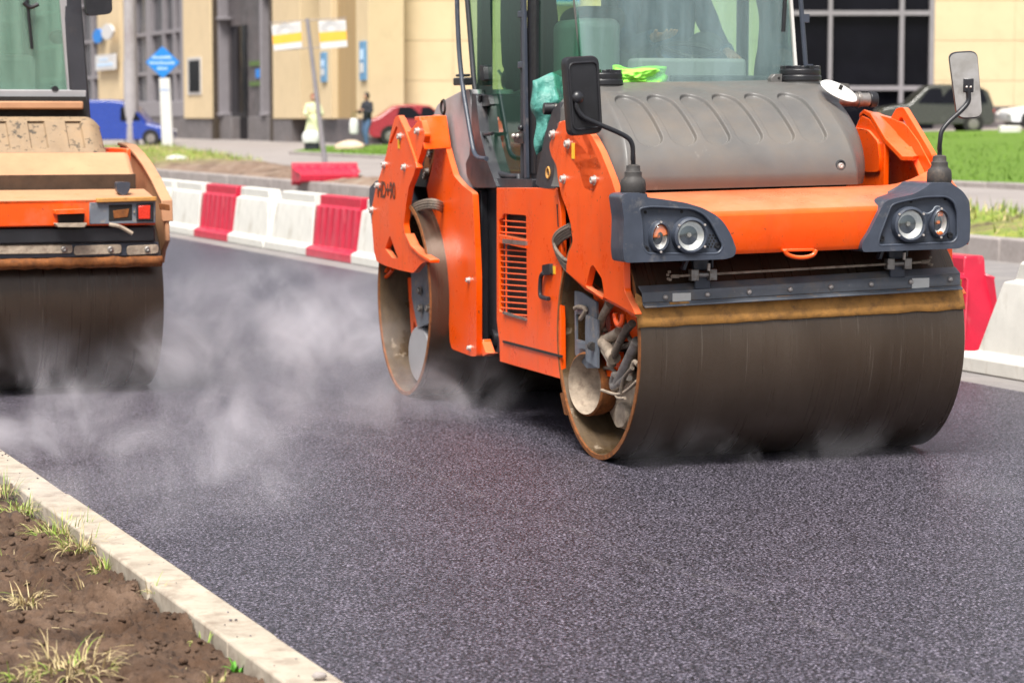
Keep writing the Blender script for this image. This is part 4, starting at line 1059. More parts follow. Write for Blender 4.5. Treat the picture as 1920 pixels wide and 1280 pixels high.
def spanbox(y0, y1, vf, vb, mat, name, x1=None, bev=.01, parent=None, tilt=0):
    """a full-width member: pixel rows y0..y1 give its height at the front plane vf"""
    zt, zb = k2(150, y0, vf).z, k2(150, y1, vf).z
    ue = k2(x1 if x1 else 298, (y0+y1)/2, vf).x
    b = MB(); b.box((2*CX - ue, vf, zb), (ue, vb, zt)); return b.build(name, M[mat], parent or RH, bevel=bev)
bm2 = spanbox(373, 424, -.72, -.45, 'orange_old', 'bumper_beam', 292)
b = MB(); e = k2(292, 373, -.72); z = e.z
b.add([(2*CX - e.x, -.72, z), (e.x, -.72, z), (e.x, -.40, z+.05), (2*CX - e.x, -.40, z+.05), (2*CX - e.x, -.72, z-.03), (e.x, -.72, z-.03), (e.x, -.40, z-.0), (2*CX - e.x, -.40, z-.0)], [(0,1,2,3),(4,7,6,5),(0,4,5,1),(1,5,6,2),(2,6,7,3),(3,7,4,0)])
b.v = [p + Vector((0,0,.004)) for p in b.v]
b.build('bumper_top', M['orange_dusty'], RH, bevel=.006)
b = MB(); b.box((2*CX + .1, -.37, 1.15), (-.12, .3, 1.355)); b.build('front_chassis', pbr('gap_shadow_brown', (.06, .033, .018), .85, 0, .3, 8), RH)  # dark brown paints the shadow in the gap under the cover
# sloping dusty cover and its side plate
uT, uB = k2(242, 284, -.12).x, k2(257, 336, -.36).x
zT, zB = k2(150, 285, -.12).z, k2(150, 338, -.36).z
b = MB()
P = [Vector((2*CX-uB, -.36, zB)), Vector((uB, -.36, zB)), Vector((uT, -.12, zT)), Vector((2*CX-uT, -.12, zT))]
b.prism(P, (0, .04, -.05)); b.build('sloping_cover', M['orange_dusty'], RH, bevel=.03, seg=4)
b = MB(); b.box((2*CX-uT, -.10, zT - .25), (uT, 1.2, zT - .01)); b.box((uT-.01, -.08, zT-.3), (uT+.02, 1.3, zT+.02)); b.build('yoke_body', M['orange_old'], RH, bevel=.01)
arc = [(236,270),(252,273),(266,284),(281,304),(294,328),(305,352),(316,378),(319,384),(319,445),(313,470),(303,470)]
side = [M2.on(x, y, 0, .05) for x, y in [(318,384),(319,445),(313,470)]]
sp_px = [tuple(M2.on(x, y, 0, .06)) for x, y in [(234,270),(250,274),(266,290),(281,310),(297,337),(309,362),(317,377),(318,415),(319,452),(312,470)]] + [(.06, -.35, .80), (.06, .3, .72), (.06, .6, .95), (.06, 1.45, 1.0)]
b = MB(); b.prism([Vector(p) for p in sp_px], U(-.03)); b.build('side_plate', M['orange_dusty'], RH, bevel=.006)
b = MB(); b.prism([Vector((2*CX - p[0], p[1], p[2])) for p in sp_px], U(.03)); b.build('side_plate', M['orange_old'], RH, bevel=.006)
b = MB()
ribbon([Vector(q) - U(.05) for q in sp_px[:8]], .07, .02, b)
b.build('plate_flange', M['orange_dusty'], RH, bevel=.004)
# ribbed bonnet
uH = k2(200, 250, -.05).x; zb_, zt_ = k2(150, 286, -.08).z, k2(150, 219, .12).z
b = MB(); NU, NV = 160, 40
def h2(a, t):
    u = (2*CX - uH) * (1 - a) + uH * a; v = -.08 + .20 * t; z = zb_ + (zt_ - zb_) * t
    e_ = max(0, (t - .85) / .15); v += .05 * e_ * e_; edge_ = min(u - (2*CX - uH), uH - u); 
    if edge_ < .10: v += .06 * (1 - edge_/.10) ** 2; z -= .05 * t * (1 - edge_/.10) ** 2
    d = 0
    for xc in range(-3, 5):
        uc = CX + .075 + .235 * (xc - .5) + .02
        if abs(u - uc) < .050 and .12 < t < .86: d = 1
    if abs(u - (uH - .30)) < .03: v -= .0
    return Vector((u, v + .022 * d, z))
b.grid(h2, NU, NV); b.grid(lambda a, t: h2(a, 1) + Vector((0, t * 1.0, 0)), NU, 2)
for a in (0, 1): b.grid(lambda i, t: h2(a, t) + Vector((0, i * (1.1 - .12*t), 0)), 3, NV, flip=(a == 0))
bn = b.build('bonnet', pbr('mud_spattered_bonnet', (.27, .19, .115), .75, 0, .12, 6, [((.07, .055, .04), .55, .60, 20), ((.30,.2,.11), .5, .8, 6)], (.2, 40)), RH, 40)
b = MB(); p, q = h2(1, .99) - U(.30) , h2(1, 0) - U(.235); b.obox((p+q)/2 - Vector((0,.008,0)), (p-q, (1,0,0), (0,-1,.3)), ((p-q).length/2, .028, .006)); b.build('rubber_strap', M['slate'], bn, bevel=.003)
b = MB(); b.box(q - Vector((.03,.03,.03)), q + Vector((.03,.0,.0))); b.build('strap_catch', M['black'], bn, bevel=.006)
# cab
uc1 = k2(163, 190, .45).x; uc0 = 2*CX - uc1
zs = k2(100, 186, .35).z
b = MB(); b.box((uc0, .25, k2(100,205,.25).z), (uc1 - .06, .5, k2(100,190,.25).z)); b.build('cab_sill', M['orange_dusty'], RH, bevel=.01)
b = MB(); b.box((uc0+.02, .32, 1.6), (uc1 - .03, 2.2, 1.84)); b.build('cab_base', M['void'], RH)
b = MB(); b.box((uc0, .35, zs - .03), (uc1 - .02, .40, zs + .06)); b.build('window_sill', M['greyplastic'], RH, bevel=.008)
b = MB()
p0, p1 = Vector((uc1 - .05, .40, 1.6)), Vector((uc1 - .13, .46, 3.0))
for pa, pb, ww in ((p0, p1, .12), (Vector((2*CX - p0.x, p0.y, p0.z)), Vector((2*CX - p1.x, p1.y, p1.z)), .12), (p0 + Vector((0,1.7,0)), p1 + Vector((0,1.6,0)), .1), (Vector((2*CX-p0.x, 2.1, 1.6)), Vector((2*CX-p1.x, 2.06, 3.0)), .1)):
    b = MB(); bar(b, pa, pb, ww, ww); b.build('cab_pillar', M['darkslate'], RH, bevel=.012)
b = MB(); b.box((uc0 + .02, .36, 2.98), (uc1 - .02, 2.2, 3.12)); b.build('cab_roof', M['orange_old'], RH, bevel=.04)
b = MB(); P = [k2(127,176,.40), k2(112,0,.40)]; P[1] = P[0] + (P[1] - P[0]) * ((2.98 - P[0].z) / (P[1].z - P[0].z))
b.prism([P[0], P[1], Vector((2*CX - P[1].x, P[1].y, P[1].z)), Vector((2*CX - P[0].x, P[0].y, P[0].z))], (0, .006, 0)); wn = b.build('windscreen', M['oldglass'], RH)
b = MB(); bar(b, P[0] + Vector((.02,-.01,-.02)), P[1] + Vector((.02,-.01,0)), .045, .03); b.build('window_frame', M['greyplastic'], wn, bevel=.005)
b = MB(); b.box((uc1 - .10, .5, 1.86), (uc1 - .095, 2.0, 2.95)); b.build('side_window', M['sideglass'], RH)
b = MB(); b.box((uc0+.1, 2.08, 1.86), (uc1 - .1, 2.085, 2.95)); b.build('rear_window', M['oldglass'], RH)
b = MB(); p = k2(102, 168, .38); b.cyl(p, p - Vector((0,.03,0)), .022); b.build('wiper_pivot', M['black'], wn)
b = MB(); b.tube([k2(60, 92, .37), k2(55, 40, .36), k2(48, -30, .36)], .011, 8, 3); b.tube([k2(44,5,.35), k2(56,14,.35), k2(72,8,.35)], .014, 8, 3); b.build('wiper_arm', M['black'], wn)
b = MB(); c = k2(108, 70, .8); b.sphere(c, .06, 16, 12, (1, .7, .8)); b.cyl(c, c + Vector((.1, 0, -.05)), .012); b.build('inner_mirror', M['black'], RH)
b = MB(); b.box((CX-.05, .9, 1.85), (uc1 - .25, 1.3, 2.12)); b.build('dashboard', M['greyplastic'], RH, bevel=.04)
# mirror
b = MB(); P = [k2(x, y, .10) for x, y in rnd([(154,-60),(208,-60),(211,26),(163,31)], 10, 4)]; b.prism(P, (0, .06, 0)); mm = b.build('wing_mirror', M['black'], RH, bevel=.012, seg=3)
b = MB(); b.tube([k2(182, -40, .14), k2(160, -70, .25), Vector((uc1 - .1, .42, 2.9))], .012, 8, 3); b.build('mirror_arm', M['black'], mm)
# lamp, tail lamp cluster, tow bracket
b = MB(); P = [k2(x, y, -.62) for x, y in rnd([(218,341),(245,342),(243,357),(238,365),(228,367),(219,358)], 4, 3)]; b.prism(P, (0, .06, 0)); wl = b.build('work_light', M['slate'], RH, bevel=.01)
b = MB(); b.tube([k2(232,366,-.60), k2(242,372,-.62), k2(250,380,-.7), k2(252,400,-.74)], .005, 6); b.build('lamp_wire', M['cable'], wl)
def q2(px, v, name, mat, par, th=.02, bev=.004):
    b = MB(); b.prism([k2(x, y, v) for x, y in px], (0, th, 0)); return b.build(name, M[mat], par, bevel=bev)
lb_ = q2([(168,380),(292,377),(292,418),(168,420)], -.735, 'tail_lamp_box', 'greymetal', RH)
q2([(204,384),(248,383),(248,413),(204,415)], -.738, 'lamp_recess', 'void', lb_, .01)
q2([(212,395),(243,391),(240,407),(214,410)], -.7415, 'red_reflector', 'rust', lb_, .01)
q2([(256,382),(288,381),(288,415),(256,415)], -.745, 'lamp_frame', 'black', lb_, .01)
q2([(260,386),(282,385),(282,411),(260,411)], -.752, 'tail_light', 'redlens', lb_, .012)
q2([(182,372),(294,369),(294,377),(182,380)], -.76, 'lamp_hood', 'ochre', lb_, .05)
tb2 = q2([(103,394),(160,392),(160,400),(103,402)], -.80, 'tow_bracket', 'orange_old', RH, .09)
q2([(108,401),(159,400),(157,419),(110,419)], -.735, 'bracket_recess', 'void', tb2, .02)
q2([(104,419),(164,418),(160,426),(108,426)], -.80, 'bracket_lip', 'mud', tb2, .09)
b = MB(); b.tube([k2(205,421,-.76), k2(222,424,-.78), k2(238,432,-.78), k2(248,438,-.78)], .012, 8, 3); b.build('broken_wire', M['mud'], RH)
q2([(298,381),(318,384),(319,395),(300,393)], -.66, 'reflector_sticker', 'rust', RH, .01)
# rubber band, wear plates, rusty scraper
spanbox(426, 456, -.70, -.55, 'black', 'rubber_skirt', 292, .012)
for x0, x1 in ((-180, 136), (139, 228), (238, 297)):
    P = [k2(x, y, -.69) for x, y in rnd([(x0, 461), (x1, 458), (x1, 475), (x0, 479)], 6, 3)]
    b = MB(); b.prism(P, (0, .015, 0)); wp = b.build('wear_plate', M['mud'], RH, bevel=.003)
    for xx in ((x0 + 12, x1 - 16) if x0 < 0 else ((x1 - 21,) if x0 > 200 or x0 > 100 else ())):
        bb = MB(); bb.lathe([(.018, 0), (.018, .006), (.01, .010), (0, .006)], k2(xx, 467, -.692), (0,-1,0), 12); bb.build('plate_bolt', M['steel'], wp)
spanbox(456, 482, -.674, -.60, 'slate', 'scraper_beam', 297, .004)
b = MB(); nseg = 50; e = k2(303, 490, -.66); vs = []
for r_, (dz, dv) in enumerate(((.035, 0), (0, .0), (-.03, .01))):
    for i in range(nseg + 1):
        t = i / nseg; u = (2*CX - e.x) * (1-t) + e.x * t
        vs.append(Vector((u, -.69 + dv + .01*noise.noise(Vector((t*20, r_, 5))), e.z + dz + .008*noise.noise(Vector((t*25, r_, 1))))))
b.add(vs, [(r_*(nseg+1)+i, r_*(nseg+1)+i+1, (r_+1)*(nseg+1)+i+1, (r_+1)*(nseg+1)+i) for r_ in range(2) for i in range(nseg)])
o = b.build('rusty_scraper', M['rust'], RH, 60); mo = o.modifiers.new('s', 'SOLIDIFY'); mo.thickness = .025
# inner yoke arm + centre body so that it stands up from the side
b = MB(); b.box((2*CX, .9, .45), (-.02, 2.1, 1.45)); b.build('engine_body', M['orange_old'], RH, bevel=.02)
b = MB(); b.box((2*CX+.05, 2.0, .9), (-.05, 3.7, 1.5)); b.build('rear_body', M['orange_old'], RH, bevel=.03)
# ------------------------------------------------------------------ road, kerbs, land
def sheet(name, pts, z, mat):
    b = MB(); b.add([Vector((p[0], p[1], z)) for p in pts], [tuple(range(len(pts)))]); o = b.build(name, mat, None, 0, recalc=False); return struct(o)
def along(s0, s1, t0, t1, z, name, mat): return sheet(name, [st(s0, t0), st(s1, t0), st(s1, t1), st(s0, t1)], z, mat)
# fresh asphalt
m, nt, ns, ls, bs = nodes('fresh_asphalt'); M['asphalt'] = m
tc = N(ns, 'ShaderNodeTexCoord')
v1 = N(ns, 'ShaderNodeTexVoronoi'); v1.inputs['Scale'].default_value = 105; ls.new(tc.outputs['Object'], v1.inputs['Vector'])
v1.inputs['Randomness'].default_value = 1
g1 = ramp(ns, ls, v1.outputs['Distance'], [(.15, 1), (.60, 0)])
n1 = tex(ns, ls, 90, 3, .7)
n2 = tex(ns, ls, 2.2, 5, .6)
a = ramp(ns, ls, n1, [(.40, (.003, .003, .006)), (.50, (.026, .023, .033)), (.62, (.125, .112, .138))])
cell = ramp(ns, ls, v1.outputs['Color'], [(.22, .18), (.5, .9), (.78, 2.3)])
a = mix(ns, ls, 1.0, a, cell, 'MULTIPLY')
a = mix(ns, ls, ramp(ns, ls, n2, [(.35, 0), (.7, .45)]), a, mix(ns, ls, 1, a, (1.5, 1.45, 1.45), 'MULTIPLY'))
# rolling-direction coordinate for seams and roller bands
mp = N(ns, 'ShaderNodeMapping'); mp.inputs['Rotation'].default_value = (0, 0, -math.atan2(NRM.y, NRM.x)); ls.new(tc.outputs['Object'], mp.inputs['Vector'])
sx_ = N(ns, 'ShaderNodeSeparateXYZ'); ls.new(mp.outputs[0], sx_.inputs[0])
wob = N(ns, 'ShaderNodeTexNoise'); wob.inputs['Scale'].default_value = .7; ls.new(mp.outputs[0], wob.inputs['Vector'])
wm = N(ns, 'ShaderNodeMath', operation='MULTIPLY_ADD'); ls.new(wob.outputs['Fac'], wm.inputs[0]); wm.inputs[1].default_value = .10; ls.new(sx_.outputs['X'], wm.inputs[2])
sub_ = N(ns, 'ShaderNodeMath', operation='SUBTRACT'); ls.new(wm.outputs[0], sub_.inputs[0]); sub_.inputs[1].default_value = 4.04 + .05
ab_ = N(ns, 'ShaderNodeMath', operation='ABSOLUTE'); ls.new(sub_.outputs[0], ab_.inputs[0])
seam = ramp(ns, ls, ab_.outputs[0], [(.0, 1), (.035, 0)])
sm = N(ns, 'ShaderNodeMath', operation='MULTIPLY'); ls.new(seam, sm.inputs[0]); ls.new(ramp(ns, ls, tex(ns, ls, 6, 4, .7), [(.42, 0), (.7, .28)]), sm.inputs[1])
a = mix(ns, ls, sm.outputs[0], a, (.21, .19, .20))
ls.new(a, bs.inputs['Base Color'])
ls.new(ramp(ns, ls, n1, [(.3, .36), (.7, .60)]), bs.inputs['Roughness']); bs.inputs['Specular IOR Level'].default_value = .5
bm_ = bump(ns, ls, g1, .35, .006, bs); bump(ns, ls, n1, .3, .004, bs, bm_)
M['oldasphalt'] = pbr('old_grey_asphalt', (.20, .185, .18), .85, 0, .15, 3, [((.28, .25, .22), .5, .8, 1.2), ((.12,.11,.11), .6, .8, 30)], (.4, 60, .005))
M['pave'] = pbr('pavement', (.26, .23, .215), .85, 0, .10, .6, [((.19, .165, .155), .5, .8, .35)], (.2, 20, .01))
M['soil'] = pbr('brown_soil', (.065, .034, .018), .95, 0, .35, 9, [((.155, .095, .06), .44, .68, 3), ((.038, .024, .018), .57, .72, 11), ((.28, .21, .16), .66, .74, 55)], (1.0, 45, .02))
M['farsoil'] = pbr('far_soil', (.20, .135, .09), .95, 0, .35, 1.5, [((.10, .065, .045), .5, .7, 2), ((.27, .21, .17), .62, .75, 3)], (.9, 8, .05))
M['kerb'] = pbr('concrete_kerb', (.39, .335, .265), .85, 0, .16, 6, [((.23, .18, .135), .48, .70, 10), ((.20, .16, .13), .66, .74, 45), ((.42, .37, .30), .6, .75, 5)], (.45, 70, .004))
M['kerbfar'] = pbr('grey_kerb_stone', (.30, .265, .25), .85, 0, .12, 2, [((.19, .165, .15), .5, .75, 3)], (.4, 20, .01))
M['lawn'] = pbr('lawn_grass', (.085, .165, .008), .9, 0, .3, 3, [((.13, .23, .012), .45, .7, 9), ((.08, .18, .006), .55, .75, 1.2)], (.8, 25, .05))
sheet('ground', [(-400,-200), (500,-200), (500, 700), (-400, 700)], -.06, M['oldasphalt'])
along(2.0, 8.7, -30, 260, 0, 'fresh_road', M['asphalt'])
along(8.69, 16.9, -30, 260, -.004, 'old_road_edge', M['oldasphalt'])
# near kerb: stones with hairline joints
def kerb_run(name, s0, s1, t0, t1, z0, z1, L, mat, bev, gap=.006, ch=.0):
    b = MB(); t = t0; 
    while t < t1:
        e = min(t + L, t1); j = [random.uniform(-.004, .004) for _ in range(3)]
        P = [st(s0 + j[0], t + gap/2), st(s1 + j[0], t + gap/2), st(s1 + j[1], e - gap/2), st(s0 + j[1], e - gap/2)]
        b.add([p + Vector((0,0,z0)) for p in P] + [p + Vector((0,0,z1 + j[2])) for p in P], [(0,3,2,1),(4,5,6,7),(0,1,5,4),(1,2,6,5),(2,3,7,6),(3,0,4,7)]); t = e
    return struct(b.build(name, mat, None, bevel=bev))
kerb_run('near_kerb', 1.98, 2.14, 3.1, 60, -.3, .12, 1.02, M['kerb'], .010)
b = MB()
for i in range(48):
    t = random.uniform(5.5, 13) if i else 6.62; s = random.uniform(1.99, 2.12); r = random.uniform(.0015, .0045)
    b.sphere(st(s, t, .12 + r*.5), r, 6, 4, (1.3, 1, .7))
tag(b.build('asphalt_crumbs', M['asphalt'], None, 60), 'scattered dark crumbs of asphalt on the pale near kerb', 'crumbs', kind='stuff')
def stone(name, p, r, sc3, mat, seed, label, cat='stone'):
    b = MB(); b.sphere((0,0,0), 1, 26, 18); b.v = [q * (1 + .16*noise.noise(q*1.3 + Vector((seed,)*3)) + .05*noise.noise(q*4 + Vector((seed,)*3))) for q in b.v]
    b.v = [Vector((q.x*sc3[0], q.y*sc3[1], q.z*sc3[2]))*r for q in b.v]
    o = b.build(name, mat, None, 80); o.location = p; return tag(o, label, cat)
p = ground(599, 1266, .13); stone('pebble', p, .016, (1.3, 1, .75), M['kerbfar'], 3, 'small round grey pebble lying on top of the near kerb')
# near soil verge
def soil_h(x, y):
    p = Vector((x, y, 0)); s = p.dot(NRM); t = p.dot(DIR)
    h = .070 + .030 * noise.noise(p * .9) + .030 * noise.noise(p * 2.7 + Vector((7,0,0)))
    f = 1 - min(1, max(0, (1.98 - s) / 1.1)); rough = .35 + .9 * f
    far = min(1, max(0, (t - 6.2) / 1.6)); rough *= .45 + .75 * far
    rg = abs(noise.noise(p * 8 + Vector((1,9,2)))); h += rough * (.036 * noise.noise(p * 7) + .022 * noise.noise(p * 17) + .014 * noise.noise(p * 37) + .008*noise.noise(p*75))
    h -= rough * .05 * max(0, .25 - rg)
    h = min(h, .135)
    return h
b = MB(); NS, NT = 250, 620
def soilf(a, t):
    s = 1.972 - 2.6 * (1 - a) ** 1.25; tt = 5.2 + (13 - 5.2) * t; p = st(s, tt); p.z = soil_h(p.x, p.y); return p
b.grid(soilf, NS, NT); struct(b.build('soil_verge', M['soil'], None, 180))
sheet('far_verge', [st(1.972, 12.99), st(1.972, 250), st(-80, 250), st(-80, 12.99)], .05, M['farsoil'])
sheet('near_soil_base', [st(1.972, -30), st(1.972, 5.3), st(-.6, 5.3), st(-.6, 13.0), st(-80, 13.0), st(-80, -30)], .03, M['soil'])
# clods
b = MB()
for i in range(2200):
    a_ = random.random() ** .5; s = 1.95 - random.random() ** 1.4 * 2.6; t = random.uniform(6.0, 11.8); p = st(s, t); z = soil_h(p.x, p.y); r = random.uniform(.0025, .011) * (1.3 if s > 1.3 else .7)
    c = Vector((p.x, p.y, z + r*.25)); n0 = len(b.v); b.sphere(c, r, 7, 5, (random.uniform(.8,1.5), random.uniform(.8,1.4), random.uniform(.5,.9)))
    for k in range(n0, len(b.v)): b.v[k] += noise.noise_vector(b.v[k] * 60) * r * .45
tag(b.build('soil_clods', M['soil'], None, 180), 'loose brown clods and crumbs of soil on the near verge', 'soil', kind='stuff')
# grass tufts on the near verge
def leafmat(name, c1, c2, sub=.3):
    m, nt, ns, ls, bs = nodes(name); a = ramp(ns, ls, tex(ns, ls, 14, 3, .6), [(.35, c1), (.65, c2)]); ls.new(a, bs.inputs['Base Color']); bs.inputs['Roughness'].default_value = .6
    return m
M['blade'] = leafmat('green_blades', (.10, .20, .015), (.30, .36, .06))
M['straw'] = leafmat('dry_straw', (.36, .27, .12), (.55, .44, .24))
M['weed'] = leafmat('fresh_weed', (.07, .26, .02), (.14, .38, .04))
def blade(b, p, d, ln, w, droop, mi=0, n=5):
    d = Vector(d).normalized(); s = d.cross(Vector((0,0,1))); s = s.normalized() if s.length > .1 else Vector((1,0,0)); vs = []; q = Vector(p)
    for i in range(n + 1):
        t = i / n; ww = w * (1 - t ** 1.6) + .0004; vs += [q - s*ww, q + Vector((0,0,ww*.5)) , q + s*ww]; q = q + d * ln / n; d = (d + Vector((0,0,-droop)) ).normalized()
    fs = []
    for i in range(n): fs += [(3*i, 3*i+1, 3*i+4, 3*i+3), (3*i+1, 3*i+2, 3*i+5, 3*i+4)]
    b.add(vs, fs, mi)
def tuft(px, py, n, ln, spread, dry, label, w=.0019, flat=.5, grp='grass tufts on the near verge', name='grass_tuft'):
    p = ground(px, py, .075); p.z = soil_h(p.x, p.y); b = MB()
    for i in range(int(n*1.25)):
        t = random.uniform(0, 2*math.pi); r = random.random() ** .5 * spread; q = Vector((math.cos(t)*r, math.sin(t)*r, -.005)); el = random.uniform(flat, 1.5)
        t2 = t + random.uniform(-.9, .9)
        blade(b, q, (math.cos(t2)*math.cos(el), math.sin(t2)*math.cos(el), math.sin(el)), ln * random.uniform(.3, .95), w * random.uniform(.6, 1.2), random.uniform(.1, .6), 1 if random.random() < dry else 0)
    o = b.build(name, [M['blade'], M['straw']], None, 60, recalc=False); o.location = p; return tag(o, label, 'grass tuft', grp)
tuft(38, 962, 90, .13, .07, .35, 'green and straw grass tuft at the far left end of the verge')
tuft(8, 935, 60, .15, .05, .5, 'tall thin grass tuft cut by the left edge of the photo')
tuft(118, 1005, 190, .15, .10, .35, 'largest bushy grass tuft leaning on the inner face of the kerb')
tuft(90, 985, 60, .12, .06, .6, 'drier grass tuft just left of the largest one')
tuft(168, 1092, 60, .11, .06, .6, 'sparse yellow green tuft in the middle of the churned soil', flat=.2)
tuft(50, 1118, 60, .12, .06, .85, 'flattened straw coloured tuft on bare soil near the left edge', flat=.1)
tuft(130, 1262, 150, .13, .12, .8, 'broad flat tuft of dry straw at the bottom of the verge', flat=.08)
tuft(45, 1275, 40, .08, .05, .2, 'short green tuft in the bottom left corner')
tuft(15, 1040, 30, .08, .05, .6, 'small yellowish tuft at the left edge above the straw')
tuft(290, 1122, 14, .10, .03, .8, 'a few dry stalks standing against the kerb face', flat=.7)
tuft(378, 1208, 12, .07, .03, .3, 'pair of short green shoots beside the kerb joint', w=.004, flat=1.0)
o = tuft(444, 1248, 9, .085, .012, 0, 'bright green broad leaved seedling beside the kerb', w=.0075, flat=.9, grp=None, name='seedling'); o.data.materials[0] = M['weed']; o['category'] = 'seedling'
tuft(196, 1062, 60, .10, .05, .5, 'narrow tuft pressed against the kerb face above the soil hollow')
tuft(150, 1035, 110, .13, .07, .6, 'straggly tuft hanging below the largest bushy one')
tuft(395, 1275, 16, .07, .04, .7, 'short dry stubble tuft at the bottom edge next to the kerb', flat=.4)
b = MB()
for i in range(420):
    s = 1.93 - random.random() * 2.6; t = random.uniform(5.9, 11.8); p = st(s, t); p.z = soil_h(p.x, p.y) + .004; tt = random.uniform(0, 6.28); blade(b, p, (math.cos(tt), math.sin(tt), random.uniform(.0, .25)), random.uniform(.03, .12), .0016, .05)
tag(b.build('straw_litter', M['straw'], None, 60, recalc=False), 'thin dry straws scattered over the near soil', 'straw', kind='stuff')

# ---- land beyond the road ----
kerb_run('far_kerb', 16.4, 16.68, 4, 130, -.2, .27, 1.9, M['kerbfar'], .02, .012)
b = MB(); 
def landf(a, t):
    s = 16.66 + (120 - 16.66) * a; p = st(s, -20 + 300 * t); p.z = .25 + .028 * min(s - KERB_S, 45); return p
b.grid(landf, 40, 20); struct(b.build('pavement', M['pave'], None, 60, recalc=False))
# far soil strip: rough bed between kerb and lane
ub = [(240,266),(330,275),(450,297),(540,312),(690,338),(1000,350),(1500,381),(1790,403),(1925,414)]
U2 = [terr(*q) for q in ub]; U2 = [(p.dot(DIR), p.dot(NRM)) for p in U2]; U2 = sorted([(4, 19.2)] + U2)
def sup(t):
    for (a0, b0), (a1, b1) in zip(U2, U2[1:]):
        if a0 <= t <= a1: return b0 + (b1 - b0) * (t - a0) / (a1 - a0)
    return U2[-1][1]
def bedf(a, t):
    tt = 5 + 95 * t; s0, s1 = 16.66, sup(tt); s = s0 + (s1 - s0) * a; p = st(s, tt); w_ = math.sin(math.pi * min(1, max(0, a))) ** .6
    p.z = hz(s) + .012 + w_ * (.10 + .10 * noise.noise(p * .6) + .07 * noise.noise(p * 2.1) + .03 * noise.noise(p*6)); return p
m, nt, ns, ls, bs = nodes('far_bed')
a = ramp(ns, ls, tex(ns, ls, 1.6, 6, .7), [(.32, (.07, .045, .03)), (.5, (.20, .13, .09)), (.7, (.31, .25, .19))])
tc = N(ns, 'ShaderNodeTexCoord'); dt = N(ns, 'ShaderNodeVectorMath', operation='DOT_PRODUCT'); ls.new(tc.outputs['Object'], dt.inputs[0]); dt.inputs[1].default_value = tuple(DIR)
gm = N(ns, 'ShaderNodeMapRange'); gm.inputs[1].default_value = 66; gm.inputs[2].default_value = 76; ls.new(dt.outputs['Value'], gm.inputs[0])
gm2 = N(ns, 'ShaderNodeMapRange'); gm2.inputs[1].default_value = 40; gm2.inputs[2].default_value = 34; ls.new(dt.outputs['Value'], gm2.inputs[0])
mx_ = N(ns, 'ShaderNodeMath', operation='MAXIMUM'); ls.new(gm.outputs[0], mx_.inputs[0]); ls.new(gm2.outputs[0], mx_.inputs[1])
pt = N(ns, 'ShaderNodeMath', operation='MULTIPLY'); ls.new(mx_.outputs[0], pt.inputs[0]); ls.new(ramp(ns, ls, tex(ns, ls, .8, 5, .7), [(.40, 0), (.56, .9)]), pt.inputs[1])
a = mix(ns, ls, pt.outputs[0], a, ramp(ns, ls, tex(ns, ls, 5, 3, .6), [(.35, (.10, .17, .015)), (.65, (.30, .33, .05))])); ls.new(a, bs.inputs['Base Color']); bs.inputs['Roughness'].default_value = .95
bump(ns, ls, tex(ns, ls, 7, 5, .7), .9, .06, bs)
b = MB(); b.grid(bedf, 16, 420); struct(b.build('far_soil_bed', m, None, 180))
b = MB()
for i in range(5200):
    if i % 2: t = random.uniform(69, 98)
    else: t = random.uniform(22, 36)
    a_ = random.random(); s0 = 16.7; s1 = sup(t); a_ = a_ if i % 2 else a_; tt = (t - 5) / 95; p = bedf(a_, tt)
    if noise.noise(p * .5) < -.12: continue
    az = random.uniform(0, 6.28); el = random.uniform(.7, 1.5); blade(b, p, (math.cos(az)*math.cos(el), math.sin(az)*math.cos(el), math.sin(el)), random.uniform(.08, .26), .012, .12, 0 if random.random() < .75 else 1, 3)
tag(b.build('rough_grass', [M['blade'], M['straw']], None, 60, recalc=False), 'rough green and yellow grass growing on the soil bed beyond the road', 'grass', kind='stuff')
# lawn
lp = [(23.9, 79.5), (24.3, 30), (24.3, 5), (90, -20), (90, 60), (50.5, 76.5), (46, 80.0), (31.2, 88.0), (27.9, 88.2), (24.6, 82.5)]
b = MB(); P = [st(s, t) for s, t in lp]
for p in P: p.z = .25 + .028 * min(p.dot(NRM) - KERB_S, 45) + .03
def lawnf(a, t):
    tt = -20 + 108 * t; s0 = 24.3 if tt < 80 else 24.3 + (tt - 80) * .45
    s1 = 90 if tt < 60 else (50 if tt < 76.5 else max(s0 + .1, 50 - (tt - 76.5) * 1.85)); s = s0 + (s1 - s0) * a; p = st(s, tt); p.z = .25 + .028 * min(s - KERB_S, 45) + .05 + .02 * noise.noise(p * .5); return p
b = MB(); b.grid(lawnf, 60, 90); ln_ = b.build('lawn', M['lawn'], None, 180); struct(ln_)
b = MB()
for i in range(9000):
    s = 24.4 + random.random() ** 1.5 * 20; t = random.uniform(32, 60) if i % 3 else random.uniform(66, 79); p = st(s, t); p.z = hz(s) + .07; az = random.uniform(0, 6.28); el = random.uniform(.8, 1.5)
    blade(b, p, (math.cos(az)*math.cos(el), math.sin(az)*math.cos(el), math.sin(el)), random.uniform(.05, .13), .012, .1, 0, 2)
tag(b.build('lawn_blades', [pbr('lawn_blade', (.095, .18, .010), .8, 0, .3, 5)], None, 60, recalc=False), 'bright green mown grass blades of the lawn beyond the lane', 'grass', kind='stuff')
kerb_run('lawn_kerb', 24.05, 24.3, 5, 79, .2, hz(24.2) + .10, 2.0, M['kerbfar'], .02, .01)
def on_land(px, py): p = terr(px, py); return p

